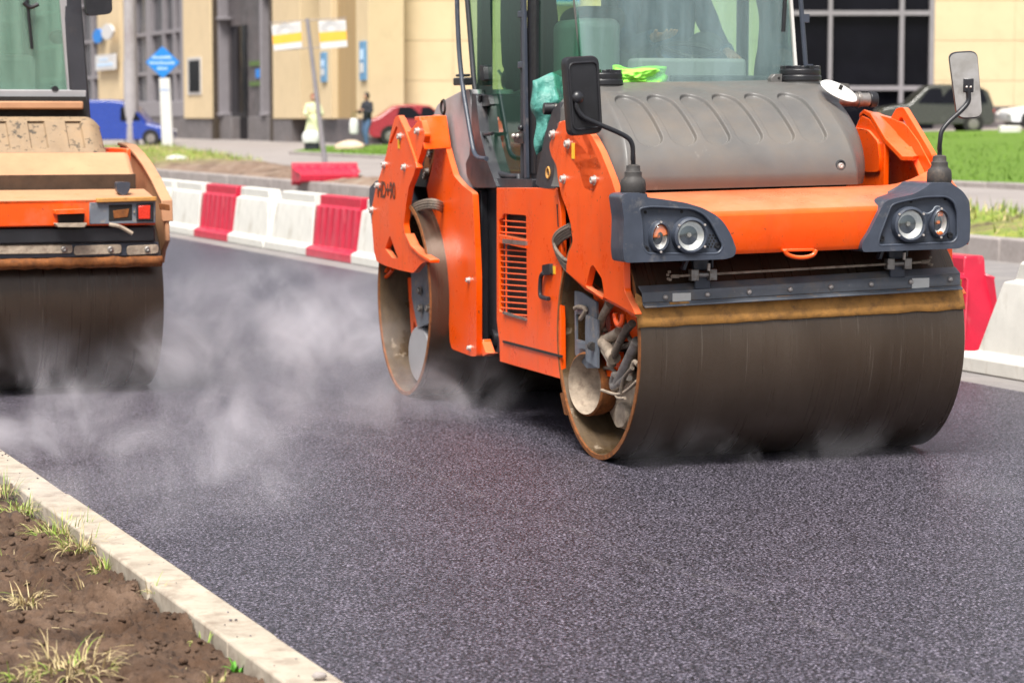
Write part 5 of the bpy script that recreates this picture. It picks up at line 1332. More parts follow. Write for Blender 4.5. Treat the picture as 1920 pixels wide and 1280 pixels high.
# ---- barriers ----
M['bwhite'] = pbr('dirty_white_plastic', (.60, .585, .535), .5, 0, .08, 5, [((.33, .29, .23), .54, .8, 5, (1,1,.4)), ((.30,.25,.2), .68, .8, 18)], (.15, 12, .01))
M['bred'] = pbr('faded_red_plastic', (.48, .008, .035), .42, 0, .12, 5, [((.62, .12, .14), .55, .8, 6, (1,1,.4)), ((.75,.5,.48), .72, .84, 18, (1,1,.3))], (.15, 12, .01), coat=.2)
def barrier_mesh(L, red, name, parent, tp=0, tm=0):
    """one hollow plastic block, x along its length, y across, z up; foot, flared body, narrow top"""
    b = MB(); nx = 44; prof = [(.25, 0), (.25, .10), (.215, .125), (.175, .14), (.125, .60), (.118, .62), (.085, .635), (.082, .74), (.07, .76)]
    taper = .07 if not red else .02
    secs = []
    for i in range(nx + 1):
        a = i / nx; sec = []
        for y, z in prof:
            zz = z / .76; e = taper * max(0, zz - .17); half = L/2 - .008 - e - (.07 if z > .63 else 0)
            x = (a*2 - 1) * half; x -= tp * (.35 if z > .13 else 0) * max(0, a*2-1) + tp * zz * .65 * max(0, a*2-1); x += tm * zz * max(0, 1-a*2)
            yy = y
            if .14 <= z <= .6 :
                pr = 0
                for k in range(0, nx): pass
                c = abs((a * (7 if red else 2)) % 1 - .5)
                if red: yy -= .014 * (1 if c > .32 else 0)
                else: yy -= .035 * (1 if (abs(a - .5) < .38 and z < .6 and z > .14) else 0)
            sec.append((x, yy, z))
        secs.append(sec)
    m_ = len(prof); vs = []
    for sec in secs: vs += [Vector((x, y, z)) for x, y, z in sec] + [Vector((x, -y, z)) for x, y, z in sec[::-1]]
    w_ = 2 * m_; fs = []
    for i in range(nx): fs += [(i*w_+k, i*w_+(k+1) % w_, (i+1)*w_+(k+1) % w_, (i+1)*w_+k) for k in range(w_)]
    fs += [tuple(range(w_))[::-1], tuple(range(nx*w_, (nx+1)*w_))]
    b.add(vs, fs); o = b.build(name, M['bred'] if red else M['bwhite'], parent, 25, bevel=.010)
    return o
M['painted_glare'] = pbr('painted_glare_patch', (.62, .56, .58), .35, 0, .1, 9)  # pale patch paints the sky's glare onto the red block
tb = [(37.95, 0), (36.15, 0), (34.42, 1), (32.68, 0), (30.86, 0), (29.04, 1), (27.3, 0), (25.5, 0), (23.7, 1), (21.9, 0), (20.1, 0), (18.3, 1), (16.5, 0)]
tb = [(39.7, 1)] + tb
near = [(15.95, 1), (14.30, 0), (12.5, 0)]
bl = {}
desc = {34.42: 'red water barrier block, left of the two red ones between the rollers', 29.04: 'red water barrier block right beside the bright roller rear drum',
        36.15: 'white barrier block between the old roller and the first red block', 32.68: 'white barrier block just right of the first red block',
        30.86: 'white barrier block just left of the second red block', 27.3: 'white barrier block half hidden behind the bright roller rear frame', 15.95: 'red barrier block with a white glare, right behind the front drum',
        14.30: 'white barrier block at the right edge of the photo'}
used_l = 0
rest = ['white barrier block behind the old roller side plate', 'red barrier block hidden behind the old roller']
for t0, red in tb + near:
    nx_ = dict(zip([x[0] for x in tb + near], [x[0] for x in (tb + near)[1:]] + [10.7]))[t0]
    if t0 == 16.5: continue
    if t0 == 15.95: nx_ = 14.27
    L = t0 - nx_; L = min(L, 1.84)
    r_ = thing('traffic_barrier', desc.get(t0, ('red' if red else 'white') + ' plastic barrier block in the row concealed by the bright roller' if t0 < 27 else ('red' if red else 'white') + ' barrier block concealed behind the old roller'), 'barrier', tuple(st(9.30, t0 - L/2)), math.atan2(DIR.y, DIR.x) + random.uniform(-.012, .012), 'plastic barriers along the far side of the road')
    bo_ = barrier_mesh(L, red, 'barrier_body', r_, {14.30: .42, 29.04+1.82: .16}.get(t0, 0), {32.68: .16, 15.95: .06}.get(t0, 0))
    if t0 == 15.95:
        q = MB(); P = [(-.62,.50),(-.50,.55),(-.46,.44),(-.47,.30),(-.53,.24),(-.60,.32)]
        q.prism([Vector((x, .178 - (z-.14)*.11 + .004, z)) for x, z in P], (0, -.01, 0)); q.prism([Vector((x - .0, -.178 + (z-.14)*.11 - .004, z)) for x, z in P], (0, .01, 0)); q.build('painted_glare', M['painted_glare'], bo_)
    b = MB()
    for e in (-1, 1): b.cyl((e*(L/2 - .42) - (.25 if t0 == 14.30 else 0), -.079, .69), (e*(L/2 - .42) - (.25 if t0 == 14.30 else 0), .079, .69), .02)
    b.build('lifting_hole', M['void'], r_)
p = terr(606, 336, .06); r_ = thing('fallen_barrier', 'red barrier block tipped over on the soil beyond the kerb', 'barrier', tuple(p + Vector((.0, .25, .12))), math.atan2(DIR.y, DIR.x) + 1.15)
r_.rotation_euler = (R(96), R(0), R(14))
o = barrier_mesh(1.5, True, 'barrier_body', r_)
b = MB(); b.box((-.6, -.21, -.012), (.6, .21, -.004)); b.build('hollow_underside', M['void'], r_)
stone('stone', terr(331, 299, .12), .30, (1.15, .8, .45), M['bwhite'], 5, 'pale flat stone on the grassy soil bed left of the signpost')
stone('boulder', terr(655, 277, .1), .42, (1.25, .8, .62), pbr('beige_stone', (.55, .42, .30), .9, 0, .2, 2), 8, 'beige rounded boulder on the lawn between the two pedestrians')
def block(px, py, w, d, h, label):
    p = terr(px, py); b = MB(); b.box((-w/2, -d/2, -.1), (w/2, d/2, h)); o = b.build('concrete_block', M['bwhite'], None, bevel=.05); o.location = p; tag(o, label, 'block', 'pale blocks lining the lawn')
block(1893, 251, .72, .4, .28, 'white block on the lawn edge below the white car'); block(1706, 250, .55, .4, .28, 'white block on the lawn in front of the dark car')
# ------------------------------------------------------------------ buildings
SF = 31.0; YF = 96.0
def fa(px, py, d=0.0):
    """point on the side-street facade (parallel to the road), d metres in front of it"""
    r = ray(px, py); t = (SF - d) / r.dot(NRM); p = r * t; p.z += CAMH; return p
def fz(px, py, d=0): return fa(px, py, d).z
def fb(px, py, d=0.0):
    r = ray(px, py); t = (YF - d) / r.y; p = r * t; p.z += CAMH; return p
M['beige'] = pbr('beige_cladding', (.62, .485, .30), .7, 0, .05, .5, [((.54, .425, .26), .5, .8, 1.2)], (.1, 3))
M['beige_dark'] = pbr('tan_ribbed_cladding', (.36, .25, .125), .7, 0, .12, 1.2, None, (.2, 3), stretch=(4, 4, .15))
M['granite'] = pbr('dark_granite', (.085, .075, .078), .35, 0, .35, 1.5, [((.17, .14, .14), .5, .75, .9)], None)
M['granite2'] = pbr('grey_granite_plinth', (.14, .125, .125), .5, 0, .2, 1.5, [((.22, .18, .16), .55, .75, .8)])
M['darkglass'] = pbr('dark_window_glass', (.006, .006, .009), .10, 0, .3, .4, None, None, spec=.15)
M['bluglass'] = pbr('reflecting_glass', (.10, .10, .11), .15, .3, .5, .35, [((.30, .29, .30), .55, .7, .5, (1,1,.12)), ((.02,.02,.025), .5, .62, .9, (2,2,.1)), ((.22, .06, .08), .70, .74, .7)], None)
M['mullion'] = pbr('pale_metal_frame', (.27, .25, .265), .45, .2, .08, 3)
M['whiteframe'] = pbr('white_frame', (.5, .48, .46), .5, 0, .05, 3)
M['brownrecess'] = pbr('dark_recess', (.05, .035, .022), .8, 0, .3, 1)
M['blue'] = pbr('blue_sign', (.01, .20, .62), .5, 0, .06, 3)
M['housesign'] = pbr('faded_blue_plaque', (.12, .27, .45), .5, 0, .1, 5)
M['lblue'] = pbr('pale_blue_lettering', (.50, .66, .85), .5, 0, .06, 3)
M['white'] = pbr('white_paint', (.60, .59, .58), .5, 0, .04, 3)
M['signyellow'] = pbr('amber_sign_band', (.85, .43, .05), .5, 0, .05, 3)
M['greytext'] = pbr('grey_lettering', (.42, .42, .43), .5, 0, .05, 3)
M['green'] = pbr('green_sticker', (.08, .14, .03), .5, 0, .1, 3)
B1 = thing('office_building', 'long beige and glass facade receding to the left with dark granite entrance', 'building', tuple(st(SF, 91, .3)))
B1i = Vector(B1.location)
class FB:                       # boxes on the receding facade; local coordinates of the building
    def __init__(s): s.b = MB()
    def t(s, px, d=0): return fa(px, 219, d).dot(DIR)
    def add(s, x0, x1, z0, z1, d0, d1):
        """pixels x0..x1 measured at the front depth d1; z in metres"""
        t0, t1 = s.t(x0, d1), s.t(x1, d1)
        P = [st(SF - d1, t0), st(SF - d1, t1), st(SF - d0, t1), st(SF - d0, t0)]
        s.b.add([p + Vector((0,0,z0)) - B1i for p in P] + [p + Vector((0,0,z1)) - B1i for p in P], [(0,3,2,1),(4,5,6,7),(0,1,5,4),(1,2,6,5),(2,3,7,6),(3,0,4,7)]); return s
    def build(s, name, mat, bev=.02, parent=None): return s.b.build(name, M[mat] if isinstance(mat, str) else mat, parent or B1, bevel=bev)
TOPZ = 10.5; PZ = 1.62
FB().add(-700, 690, .2, TOPZ, -8, -1.0).build('building_core', 'brownrecess')
FB().add(-700, 690, TOPZ, TOPZ + .5, -8, .6).build('roof', 'beige')
for x0, x1, zb in ((185,228,2.6), (345,396,PZ), (512,564,PZ), (600,622,PZ), (668,692,PZ), (-60,-20,PZ)):
    FB().add(x0, x1, zb, TOPZ, -1.0, .45).build('beige_pier', 'beige', .03)
w_ = FB(); 
for i in range(14):
    x0 = 622 + i * 3.3; w_.add(x0, x0 + 2.2, PZ, TOPZ, -.2, .18)
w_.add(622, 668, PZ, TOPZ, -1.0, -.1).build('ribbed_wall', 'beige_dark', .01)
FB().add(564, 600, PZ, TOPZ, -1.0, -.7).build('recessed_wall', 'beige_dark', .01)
FB().add(228, 345, 2.2, TOPZ, -1.0, -.2).build('glass_wall', 'bluglass', 0)
FB().add(-700, 185, .4, TOPZ, -1.0, -.2).build('glass_wall', 'bluglass', 0)
FB().add(228, 345, 1.7, 2.5, -.5, .1).build('grey_parapet', 'mullion', .03)
FB().add(262, 345, .3, 1.7, -.8, .05).build('grey_plinth', 'granite2')
mu = FB()
for x in (228, 252, 276, 282, 306, 326, 339): mu.add(x, x + (7 if x in (276, 339) else 3), .5, TOPZ, -.25, .02)
for z in (3.95, 6.0, 8.1): mu.add(228, 345, z - .09, z + .09, -.25, .0)
for x in (-600, -500, -400, -300, -200, -100, 0, 60, 110, 150, 172): mu.add(x, x + 3, .5, TOPZ, -.25, .02)
for z in (3.95, 6.0, 8.1): mu.add(-700, 185, z - .09, z + .09, -.25, .0)
mu.build('window_mullions', 'mullion', 0)
FB().add(336, 396, .2, PZ, -1, .35).build('stone_plinth', 'granite2', .03)
wn = FB().add(352, 377, 2.75, 4.55, .4, .50).build('window', 'whiteframe', .01); FB().add(355, 374, 2.9, 4.4, .45, .53).build('pane', 'darkglass', 0, wn)
FB().add(397, 512, .2, TOPZ, -1.0, -.35).build('granite_entrance', 'granite', .02)
FB().add(397, 434, .3, PZ + .1, -.9, .1).build('entrance_plinth', 'granite2', .03)
FB().add(464, 512, .3, PZ + .1, -.9, .1).build('entrance_plinth', 'granite2', .03)
FB().add(397, 402, .3, TOPZ, -.5, .35).build('entrance_jamb', 'brownrecess')
FB().add(506, 512, .3, TOPZ, -.5, .35).build('entrance_jamb', 'brownrecess')
FB().add(434, 463, .5, 5.9, -.5, -.30).build('entrance_door', 'darkglass', 0)
for x, zc in ((408, 6.2), (488, 7.2)):
    dp = FB().add(x, x + 3.5, PZ, TOPZ, -.35, .15)
    for z in (zc, 1.75): dp.add(x - 2.5, x + 6, z, z + .14, -.35, .22)
    dp.build('steel_tube', 'mullion', .02)
FB().add(468, 508, 4.0, 4.22, -.34, -.28).build('green_sticker', 'green', 0)
FB().add(468, 508, 3.1, 3.3, -.34, -.28).build('green_sticker', 'green', 0)
FB().add(480, 500, 3.45, 3.85, -.34, -.29).build('blue_sticker', 'blue', 0)
FB().add(564, 600, .2, PZ, -1, -.3).build('dark_plinth', 'granite')
FB().add(600, 692, .2, PZ + .02, -1, .2).build('dark_plinth', 'granite')
FB().add(512, 546, .2, PZ - .02, -1, .4).build('grey_plinth', 'granite2')
# small wall signs, each hung on the facade
def fsign(x0, x1, z0, z1, d, mat, name, label, inner=None, rounded=False):
    c = fa((x0+x1)/2, 219, d); w2 = abs(fa(x0, 219, d).dot(DIR) - fa(x1, 219, d).dot(DIR)) / 2; h2_ = (z1-z0)/2
    b = MB(); pts = [(-w2,-h2_),(w2,-h2_),(w2,h2_),(-w2,h2_)]
    if rounded: pts = [(math.cos(a)*w2, math.sin(a)*h2_) for a in [i*math.pi/12 for i in range(24)]]
    b.prism([Vector((x, 0, z)) for x, z in pts], (0, .12, 0)); o = b.build(name, M[mat], None, bevel=.01)
    o.location = Vector((c.x, c.y, (z0+z1)/2)); o.rotation_euler = (0, 0, math.atan2(-DIR.y, -DIR.x)); tag(o, label, 'sign')
    if inner:
        for (a0, a1, c0, c1, mt, nm) in inner:
            q = MB(); q.box((a0*w2, -.015, c0*h2_), (a1*w2, .0, c1*h2_)); q.build(nm, M[mt], o)
    return o
fsign(176, 193, 5.75, 6.55, .75, 'blue', 'round_sign', 'small blue round sign on the facade under the mirror of the old roller', None, True)
fsign(192, 213, 5.85, 6.7, .95, 'white', 'round_sign', 'white oval lamp sign next to the blue round sign', None, True)
fsign(180, 216, 4.25, 5.1, .75, 'white', 'box_sign', 'pale box sign on the beige pier below the round signs', [(-.8,.8,-.5,-.1,'lblue','lettering_band'), (-.6,.3,.2,.5,'lblue','lettering_band')])
fsign(601, 610, 3.1, 4.3, .55, 'housesign', 'house_sign', 'left narrow blue and white plaque on the beige pier', [(-.6,.6,-.55,-.1,'white','lettering_band'), (-.6,.6,.05,.5,'lblue','lettering_band')])
fsign(674, 684, 3.1, 4.6, .55, 'housesign', 'house_sign', 'right narrow blue and white plaque near the corner of the building', [(-.6,.6,-.6,-.1,'white','lettering_band'), (-.6,.6,.05,.6,'lblue','lettering_band')])

# frontal building
B2 = thing('shop_building', 'wide beige panelled building with huge black windows behind the bright roller', 'building', (12, YF, .3)); o2 = Vector(B2.location)
def bb(px0, px1, z0, z1, d0, d1, name, mat, bev=.01, parent=None, build=True, b=None):
    x0, x1 = fb(px0, 219, d1).x, fb(px1, 219, d1).x; b = b or MB(); b.box(Vector((x0, YF - d1, z0)) - o2, Vector((x1, YF - d0, z1)) - o2)
    return b.build(name, M[mat], parent or B2, bevel=bev) if build else b
bb(692, 2700, .2, 10.5, -12, -.6, 'building_core', 'brownrecess')
bb(685, 2700, 10.5, 11, -12, .5, 'roof', 'beige')
zs_ = [1.6, 3.1, 4.65, 6.2, 7.75, 9.3, 10.5]
for xs_, zlow in (([690, 712] + list(range(850, 1471, 155)) + [1470], 1.6), ([1750, 1900, 2050, 2200, 2400], 2.1)):
    b = MB()
    for i in range(6):
        for x0, x1 in zip(xs_, xs_[1:]): bb(x0 + .2, x1 - .2, (zlow if i == 0 else zs_[i]) + .008, zs_[i+1] - .008, -.6, 0, '', '', build=False, b=b)
    b.build('beige_panels', M['beige'], B2, bevel=.006)
bb(690, 1470, .2, 1.6, -.6, .05, 'dark_plinth', 'granite'); bb(1750, 2400, .2, 2.1, -.6, .05, 'dark_plinth', 'granite'); bb(1470, 1750, .2, 2.0, -.6, -.0, 'dark_plinth', 'darkglass')
w_ = bb(1470, 1750, 1.9, 10.5, -.6, -.35, 'window', 'darkglass')
b = MB()
for x, ww in ((1470, 8), (1552, 7), (1685, 8), (1741, 12)): bb(x, x + ww, 1.9, 10.5, -.4, -.05, '', '', build=False, b=b)
for z in (2.82, 5.72, 8.6): bb(1470, 1750, z - .09, z + .09, -.4, -.08, '', '', build=False, b=b)
b.build('window_frame', M['mullion'], w_)
p = fb(1063, 0, .4); b = MB(); b.box((-.55, 0, -.2), (.5, .1, .5)); o = b.build('wall_sign', M['blue'], None, bevel=.01); o.location = p; tag(o, 'bright blue sign on the beige wall seen just above the cab window corner', 'sign')
q = MB(); q.box((-.5, -.02, -.16), (.45, -.0, -.08)); q.build('sign_edge', M['white'], o)

# ------------------------------------------------------------------ cars
def carpaint(name, col, metal=0): return pbr(name, col, .25, metal, .04, 2, [((col[0]*.7+.03, col[1]*.7+.03, col[2]*.7+.03), .6, .85, 2)], None, coat=.6)
def car(label, cat, loc, rz, L, W, H, prof, paint, win, wheels, light_z, group='cars parked by the buildings', tail=None, name='parked_car'):
    """x forward; prof: outline (x, z) of the body from front bottom over the roof to the rear bottom; win: list of side window outlines"""
    r = thing(name, label, cat, loc, rz, group); b = MB(); P = [Vector((x*L, 0, z*H)) for x, z in rnd(prof, .03, 3)]; n = len(P)
    zb_ = .55 * H; rows = []
    for k in range(9):
        a = k / 8; y = (a*2 - 1)
        row = []
        for p in P:
            tum = W/2 * (1 - .22 * max(0, (p.z - zb_) / (H - zb_)) ** 1.2) ; c = abs(y) ** 6
            row.append(Vector((p.x * (1 - .025*y*y), y * tum, p.z - .05 * c * (1 if p.z > .3*H else 0))))
        rows.append(row)
    vs = [p for row in rows for p in row]; fs = [(k*n+i, k*n+(i+1) % n, (k+1)*n+(i+1) % n, (k+1)*n+i) for k in range(8) for i in range(n)]
    fs += [tuple(range(n))[::-1], tuple(range(8*n, 9*n))]; b.add(vs, fs); b.build('car_body', paint, r, 40, bevel=.03)
    for sd in (-1, 1):
        for w in win:
            q = MB(); Q = []
            for x, z in rnd(w, .02, 2):
                zz = z*H; tum = W/2 * (1 - .22 * max(0, (zz - zb_) / (H - zb_)) ** 1.2); Q.append(Vector((x*L*.975, sd*(tum + .004), zz)))
            q.prism(Q, (0, -sd*.02, 0)); q.build('side_window', M['darkglass'], r)
    for x in wheels:
        for sd in (-1, 1):
            q = MB(); c = Vector((x*L, sd*(W/2 - .10), .32)); q.lathe([(.0, -.1), (.25, -.11), (.31, -.09), (.325, 0), (.31, .09), (.25, .11), (.0, .1)], c, (0,1,0), 24); wh = q.build('wheel', M['rubber'], r, 45)
            q = MB(); q.lathe([(.20, 0), (.19, .02), (.06, .03), (0, .03)], c + Vector((0, sd*.095, 0)), (0, sd, 0), 20); q.build('rim', M['steel'], wh)
            q = MB(); q.lathe([(.37, -.0), (.37, .02)], c + Vector((0, sd*.07, .02)), (0, sd, 0), 24); q.cyl(c + Vector((0, sd*.03, .02)), c + Vector((0, sd*.112, .02)), .37, n=28); q.build('wheel_arch', M['void'], r)
    for sd in (-1, 1):
        q = MB(); q.sphere((.485*L, sd*W*.36, light_z), .12, 12, 8, (.6, 1.1, .7)); q.build('headlight', M['white'], r)
        q = MB(); q.sphere((-.485*L, sd*W*.38, light_z + .15), .13, 12, 8, (.5, .9, .9)); q.build('tail_light', M['redlens'] if not tail else tail, r)
    # windscreens
    return r
sal = [(.5,.18),(.495,.42),(.47,.50),(.20,.60),(.03,.97),(-.10,1.0),(-.28,.97),(-.42,.68),(-.495,.62),(-.5,.25),(-.47,.17)]
est = [(.5,.18),(.495,.42),(.46,.52),(.24,.60),(.08,.95),(-.05,1.0),(-.36,.97),(-.45,.86),(-.49,.58),(-.5,.22),(-.47,.17)]
van = [(.5,.14),(.495,.34),(.46,.42),(.30,.50),(.16,.88),(.08,.97),(-.05,1.0),(-.47,.99),(-.495,.90),(-.5,.14),(-.45,.12)]
def sw(front, back, z0, z1): return [(front, z0), (front - .11, z1), (back + .02, z1), (back, z0)]
pc = terr(1747, 249); car('dark olive estate car parked in front of the black windows', 'car', tuple(pc), math.pi + .04, 4.3, 1.75, 1.78, est, carpaint('dark_olive_car_paint', (.035, .035, .025)), [sw(.17, -.06, .60, .90), sw(-.005, -.26, .60, .90), [(-.29,.62),(-.28,.9),(-.40,.88),(-.44,.62)]], (.32, -.31), .62)
pc = terr(1950, 243); car('white car at the right edge of the photo', 'car', tuple(pc + Vector((.65,0,0))), math.pi + .15, 4.3, 1.75, 1.5, sal, carpaint('white_car_paint', (.75, .76, .78)), [sw(.14, -.06, .62, .92), sw(-.02, -.26, .62, .92)], (.32, -.31), .55)
q = MB()
pc = terr(797, 271); car('red saloon car seen behind the orange rear frame', 'car', tuple(pc), .12, 4.4, 1.75, 1.52, sal, carpaint('red_car_paint', (.28, .008, .014)), [sw(.14, -.06, .64, .92), sw(-.02, -.26, .64, .92)], (.32, -.31), .62, tail=M['redlens'])
r_ = terr(225, 273); car('blue panel van parked behind the street pole', 'van', tuple(r_), -.10, 4.7, 1.9, 1.98, van, carpaint('blue_van_paint', (.004, .030, .24)), [[(.26,.54),(.17,.84),(.06,.84),(.06,.54)]], (.34, -.30), .62, name='parked_van')

# ------------------------------------------------------------------ poles and signs
p = terr(247, 273); b = MB(); b.cyl((0,0,-.1), (0,0,9), .30, .26, 24); b.cyl((0,0,-.1), (0,0,3.6), .32, .31, 24)
o = b.build('street_pole', pbr('grey_pole_paint', (.33, .31, .32), .6, 0, .12, 2, [((.2, .15, .15), .5, .75, 1, (1,1,.5))]), None, 60); o.location = p; tag(o, 'thick grey street pole rising beside the blue van', 'pole')
p = terr(315, 276); sc_ = 4600 / p.y
r_ = thing('bus_stop_sign', 'bright blue diamond sign on a white post at the edge of the grass', 'sign', tuple(p), .05)
b = MB(); H_ = (276 - 148) / sc_; b.box((-.24, -.12, 0), (.24, .12, H_)); b.v = [Vector((q.x*(1 - .12*(q.z/H_)) - .10*(q.z/H_), q.y, q.z)) for q in b.v]; b.build('post', M['white'], r_, bevel=.03)
b = MB(); b.box((-.28, -.125, H_ - .5), (.08, -.12, H_ - .46)); b.build('post_stripe', M['blue'], r_)
b = MB(); cz_ = (276 - 119) / sc_; hw = 32 / sc_; hh = 30 / sc_; ox = -.16
b.prism([Vector((ox + x, -.14, cz_ + z)) for x, z in rnd([(-hw,0),(0,-hh),(hw,0),(0,hh)], .08, 3)], (0, .06, 0)); dm = b.build('sign_board', M['blue'], r_, bevel=.01)
for (x0, x1, z) in ((-.40,.40,.20), (-.52,.55,-.02), (-.22,.22,-.24)):
    for i in range(int((x1-x0)/.085)):
        x = x0 + i*.085; q = MB() if i == 0 else q
        q.box((ox + x, -.146, cz_ + z - .05), (ox + x + .055, -.1405, cz_ + z + random.uniform(.03,.07)))
    q.build('lettering', M['lblue'], dm)
p = terr(612, 314); sc_ = 4600 / p.y
r_ = thing('banner_post', 'leaning thin grey post carrying two white boards with an amber band', 'sign', tuple(p), 0)
tp = Vector((-(612-578)/sc_, 0, (314-38)/sc_)); b = MB(); b.cyl((0,0,-.2), tp, .075, .055, 14); b.build('post', M['mullion'], r_)
b = MB(); b.cyl(tp + Vector((-1.0,0,-.12)), tp + Vector((1.05,0,.02)), .012, n=6); b.cyl(tp + Vector((-.9,0,-.85)), tp + Vector((1.1,0,-.72)), .012, n=6); b.build('cross_wire', M['mullion'], r_)
def boardsign(x0, x1, y0, y1, y2, y3, label):
    pr = [(x0, y0), (x1, y1), (x1 + 3, y3), (x0 + 4, y2)]
    P = []
    for x, y in pr:
        P.append(Vector(((x - 612) / sc_, -.06, (314 - y) / sc_)))
    b = MB(); b.prism(P, (0, .04, 0)); o = b.build('sign_board', M['white'], r_, bevel=.005)
    l = lambda a, t: P[0].lerp(P[1], a).lerp(P[3].lerp(P[2], a), t) + Vector((0, -.004, 0))
    q = MB(); q.prism([l(0,.40), l(1,.40), l(1,.75), l(0,.75)], (0, .003, 0)); q.build('amber_band', M['signyellow'], o)
    q = MB(); 
    for rr in (.11, .16, .21): q.lathe([(rr, 0), (rr + .018, 0), (rr+.018, .003), (rr, .003)], l(.45, .30), (0,-1,0), 24, closed=True)
    q.v = [v for v in q.v]; bd = [v for v in q.v]
    zmin = l(.45, .37).z; q.v = [Vector((v.x, v.y, max(v.z, zmin))) for v in q.v]
    for i in range(4): q.box(l(.05, .12 + i*.07), l(.22, .14 + i*.07) + Vector((0,.002,0))); q.box(l(.72, .12 + i*.07), l(.95, .14 + i*.07) + Vector((0,.002,0)))
    q.build('emblem', M['greytext'], o); return o
boardsign(512, 566, 51, 44, 98, 92, ''); boardsign(599, 650, 43, 41, 95, 90, '')

# ------------------------------------------------------------------ pedestrians
walk = dict(pel=(0,0,.95), sp=(0,0,1.12), ch=(0,0,1.32), nk=(0,-.02,1.49), hd=(0,-.03,1.54), hc=(0,-.04,1.63),
    shL=(-.18,0,1.40), elL=(-.25,-.08,1.14), wrL=(-.14,-.28,1.16), shR=(.18,0,1.40), elR=(.26,-.06,1.14), wrR=(.12,-.28,1.20),
    hpL=(-.09,0,.90), knL=(-.10,-.06,.50), anL=(-.10,.06,.09), toL=(-.10,-.10,.04), hpR=(.09,0,.90), knR=(.10,-.12,.50), anR=(.10,-.10,.09), toR=(.10,-.26,.04))
M['cream'] = pbr('pale_green_coat', (.60, .62, .38), .85, 0, .1, 8, None, (.4, 10, .02)); M['navy'] = pbr('dark_jacket', (.02, .022, .03), .8, 0, .2, 8); M['redhair'] = pbr('auburn_hair', (.18, .05, .02), .7, 0, .2, 20)
p = terr(588, 283); wo = person('person', 'woman in a long pale coat walking towards the road carrying bags', p, .1, walk, M['cream'], M['navy'], M['redhair'], None, 1.13)
b = MB(); b.lathe([(.14,1.12), (.185,1.04), (.195,.92), (.21,.80), (.25,.60), (.29,.42), (.285,.41), (.05,.41)], (0,-.03,0), (0,0,1), 28)
b.v = [Vector((q.x, q.y*.75, q.z)) + Vector((.02*math.sin(9*math.atan2(q.y, q.x)), 0, 0)) for q in b.v]; b.build('coat_skirt', M['cream'], wo, 60)
def bagthing(name, p, w, d, h, mat, label, hm=None):
    o = thing(name, label, 'bag', tuple(p)); b = MB()
    b.lathe([(.05, 0), (.9, .02), (1, .2), (.95, .7), (.7, .97), (.5, 1.0)], (0,0,0), (0,0,1), 20); b.v = [Vector((q.x*w/2, q.y*d/2, q.z*h)) + noise.noise_vector(q*3)*.02 for q in b.v]; b.build('bag_body', mat, o, 60)
    b = MB(); b.tube([(-w*.2,0,h*.95), (-w*.12,0,h*1.35), (w*.12,0,h*1.35), (w*.2,0,h*.95)], .01, 6); b.build('handle', hm or mat, o)
bagthing('shopping_bag', p + Vector((-.06,-.42,.28)), .62, .3, .42, M['white'], 'white carrier bag held low by the woman in the pale coat')
bagthing('handbag', p + Vector((-.02,-.36,.02)), .55, .3, .34, M['navy'], 'black bag hanging below the white carrier bag by the woman')
p = terr(689, 277); side = dict(walk)
ml = person('person', 'man in a dark jacket and jeans walking left with a carrier bag', p, -.85, walk, M['navy'], M['jeans'], M['hair'], None, 1.13)
bagthing('shopping_bag', p + Vector((-.48,-.10,.50)), .34, .22, .56, M['white'], 'white and green carrier bag in the hands of the man in the dark jacket', M['green'])

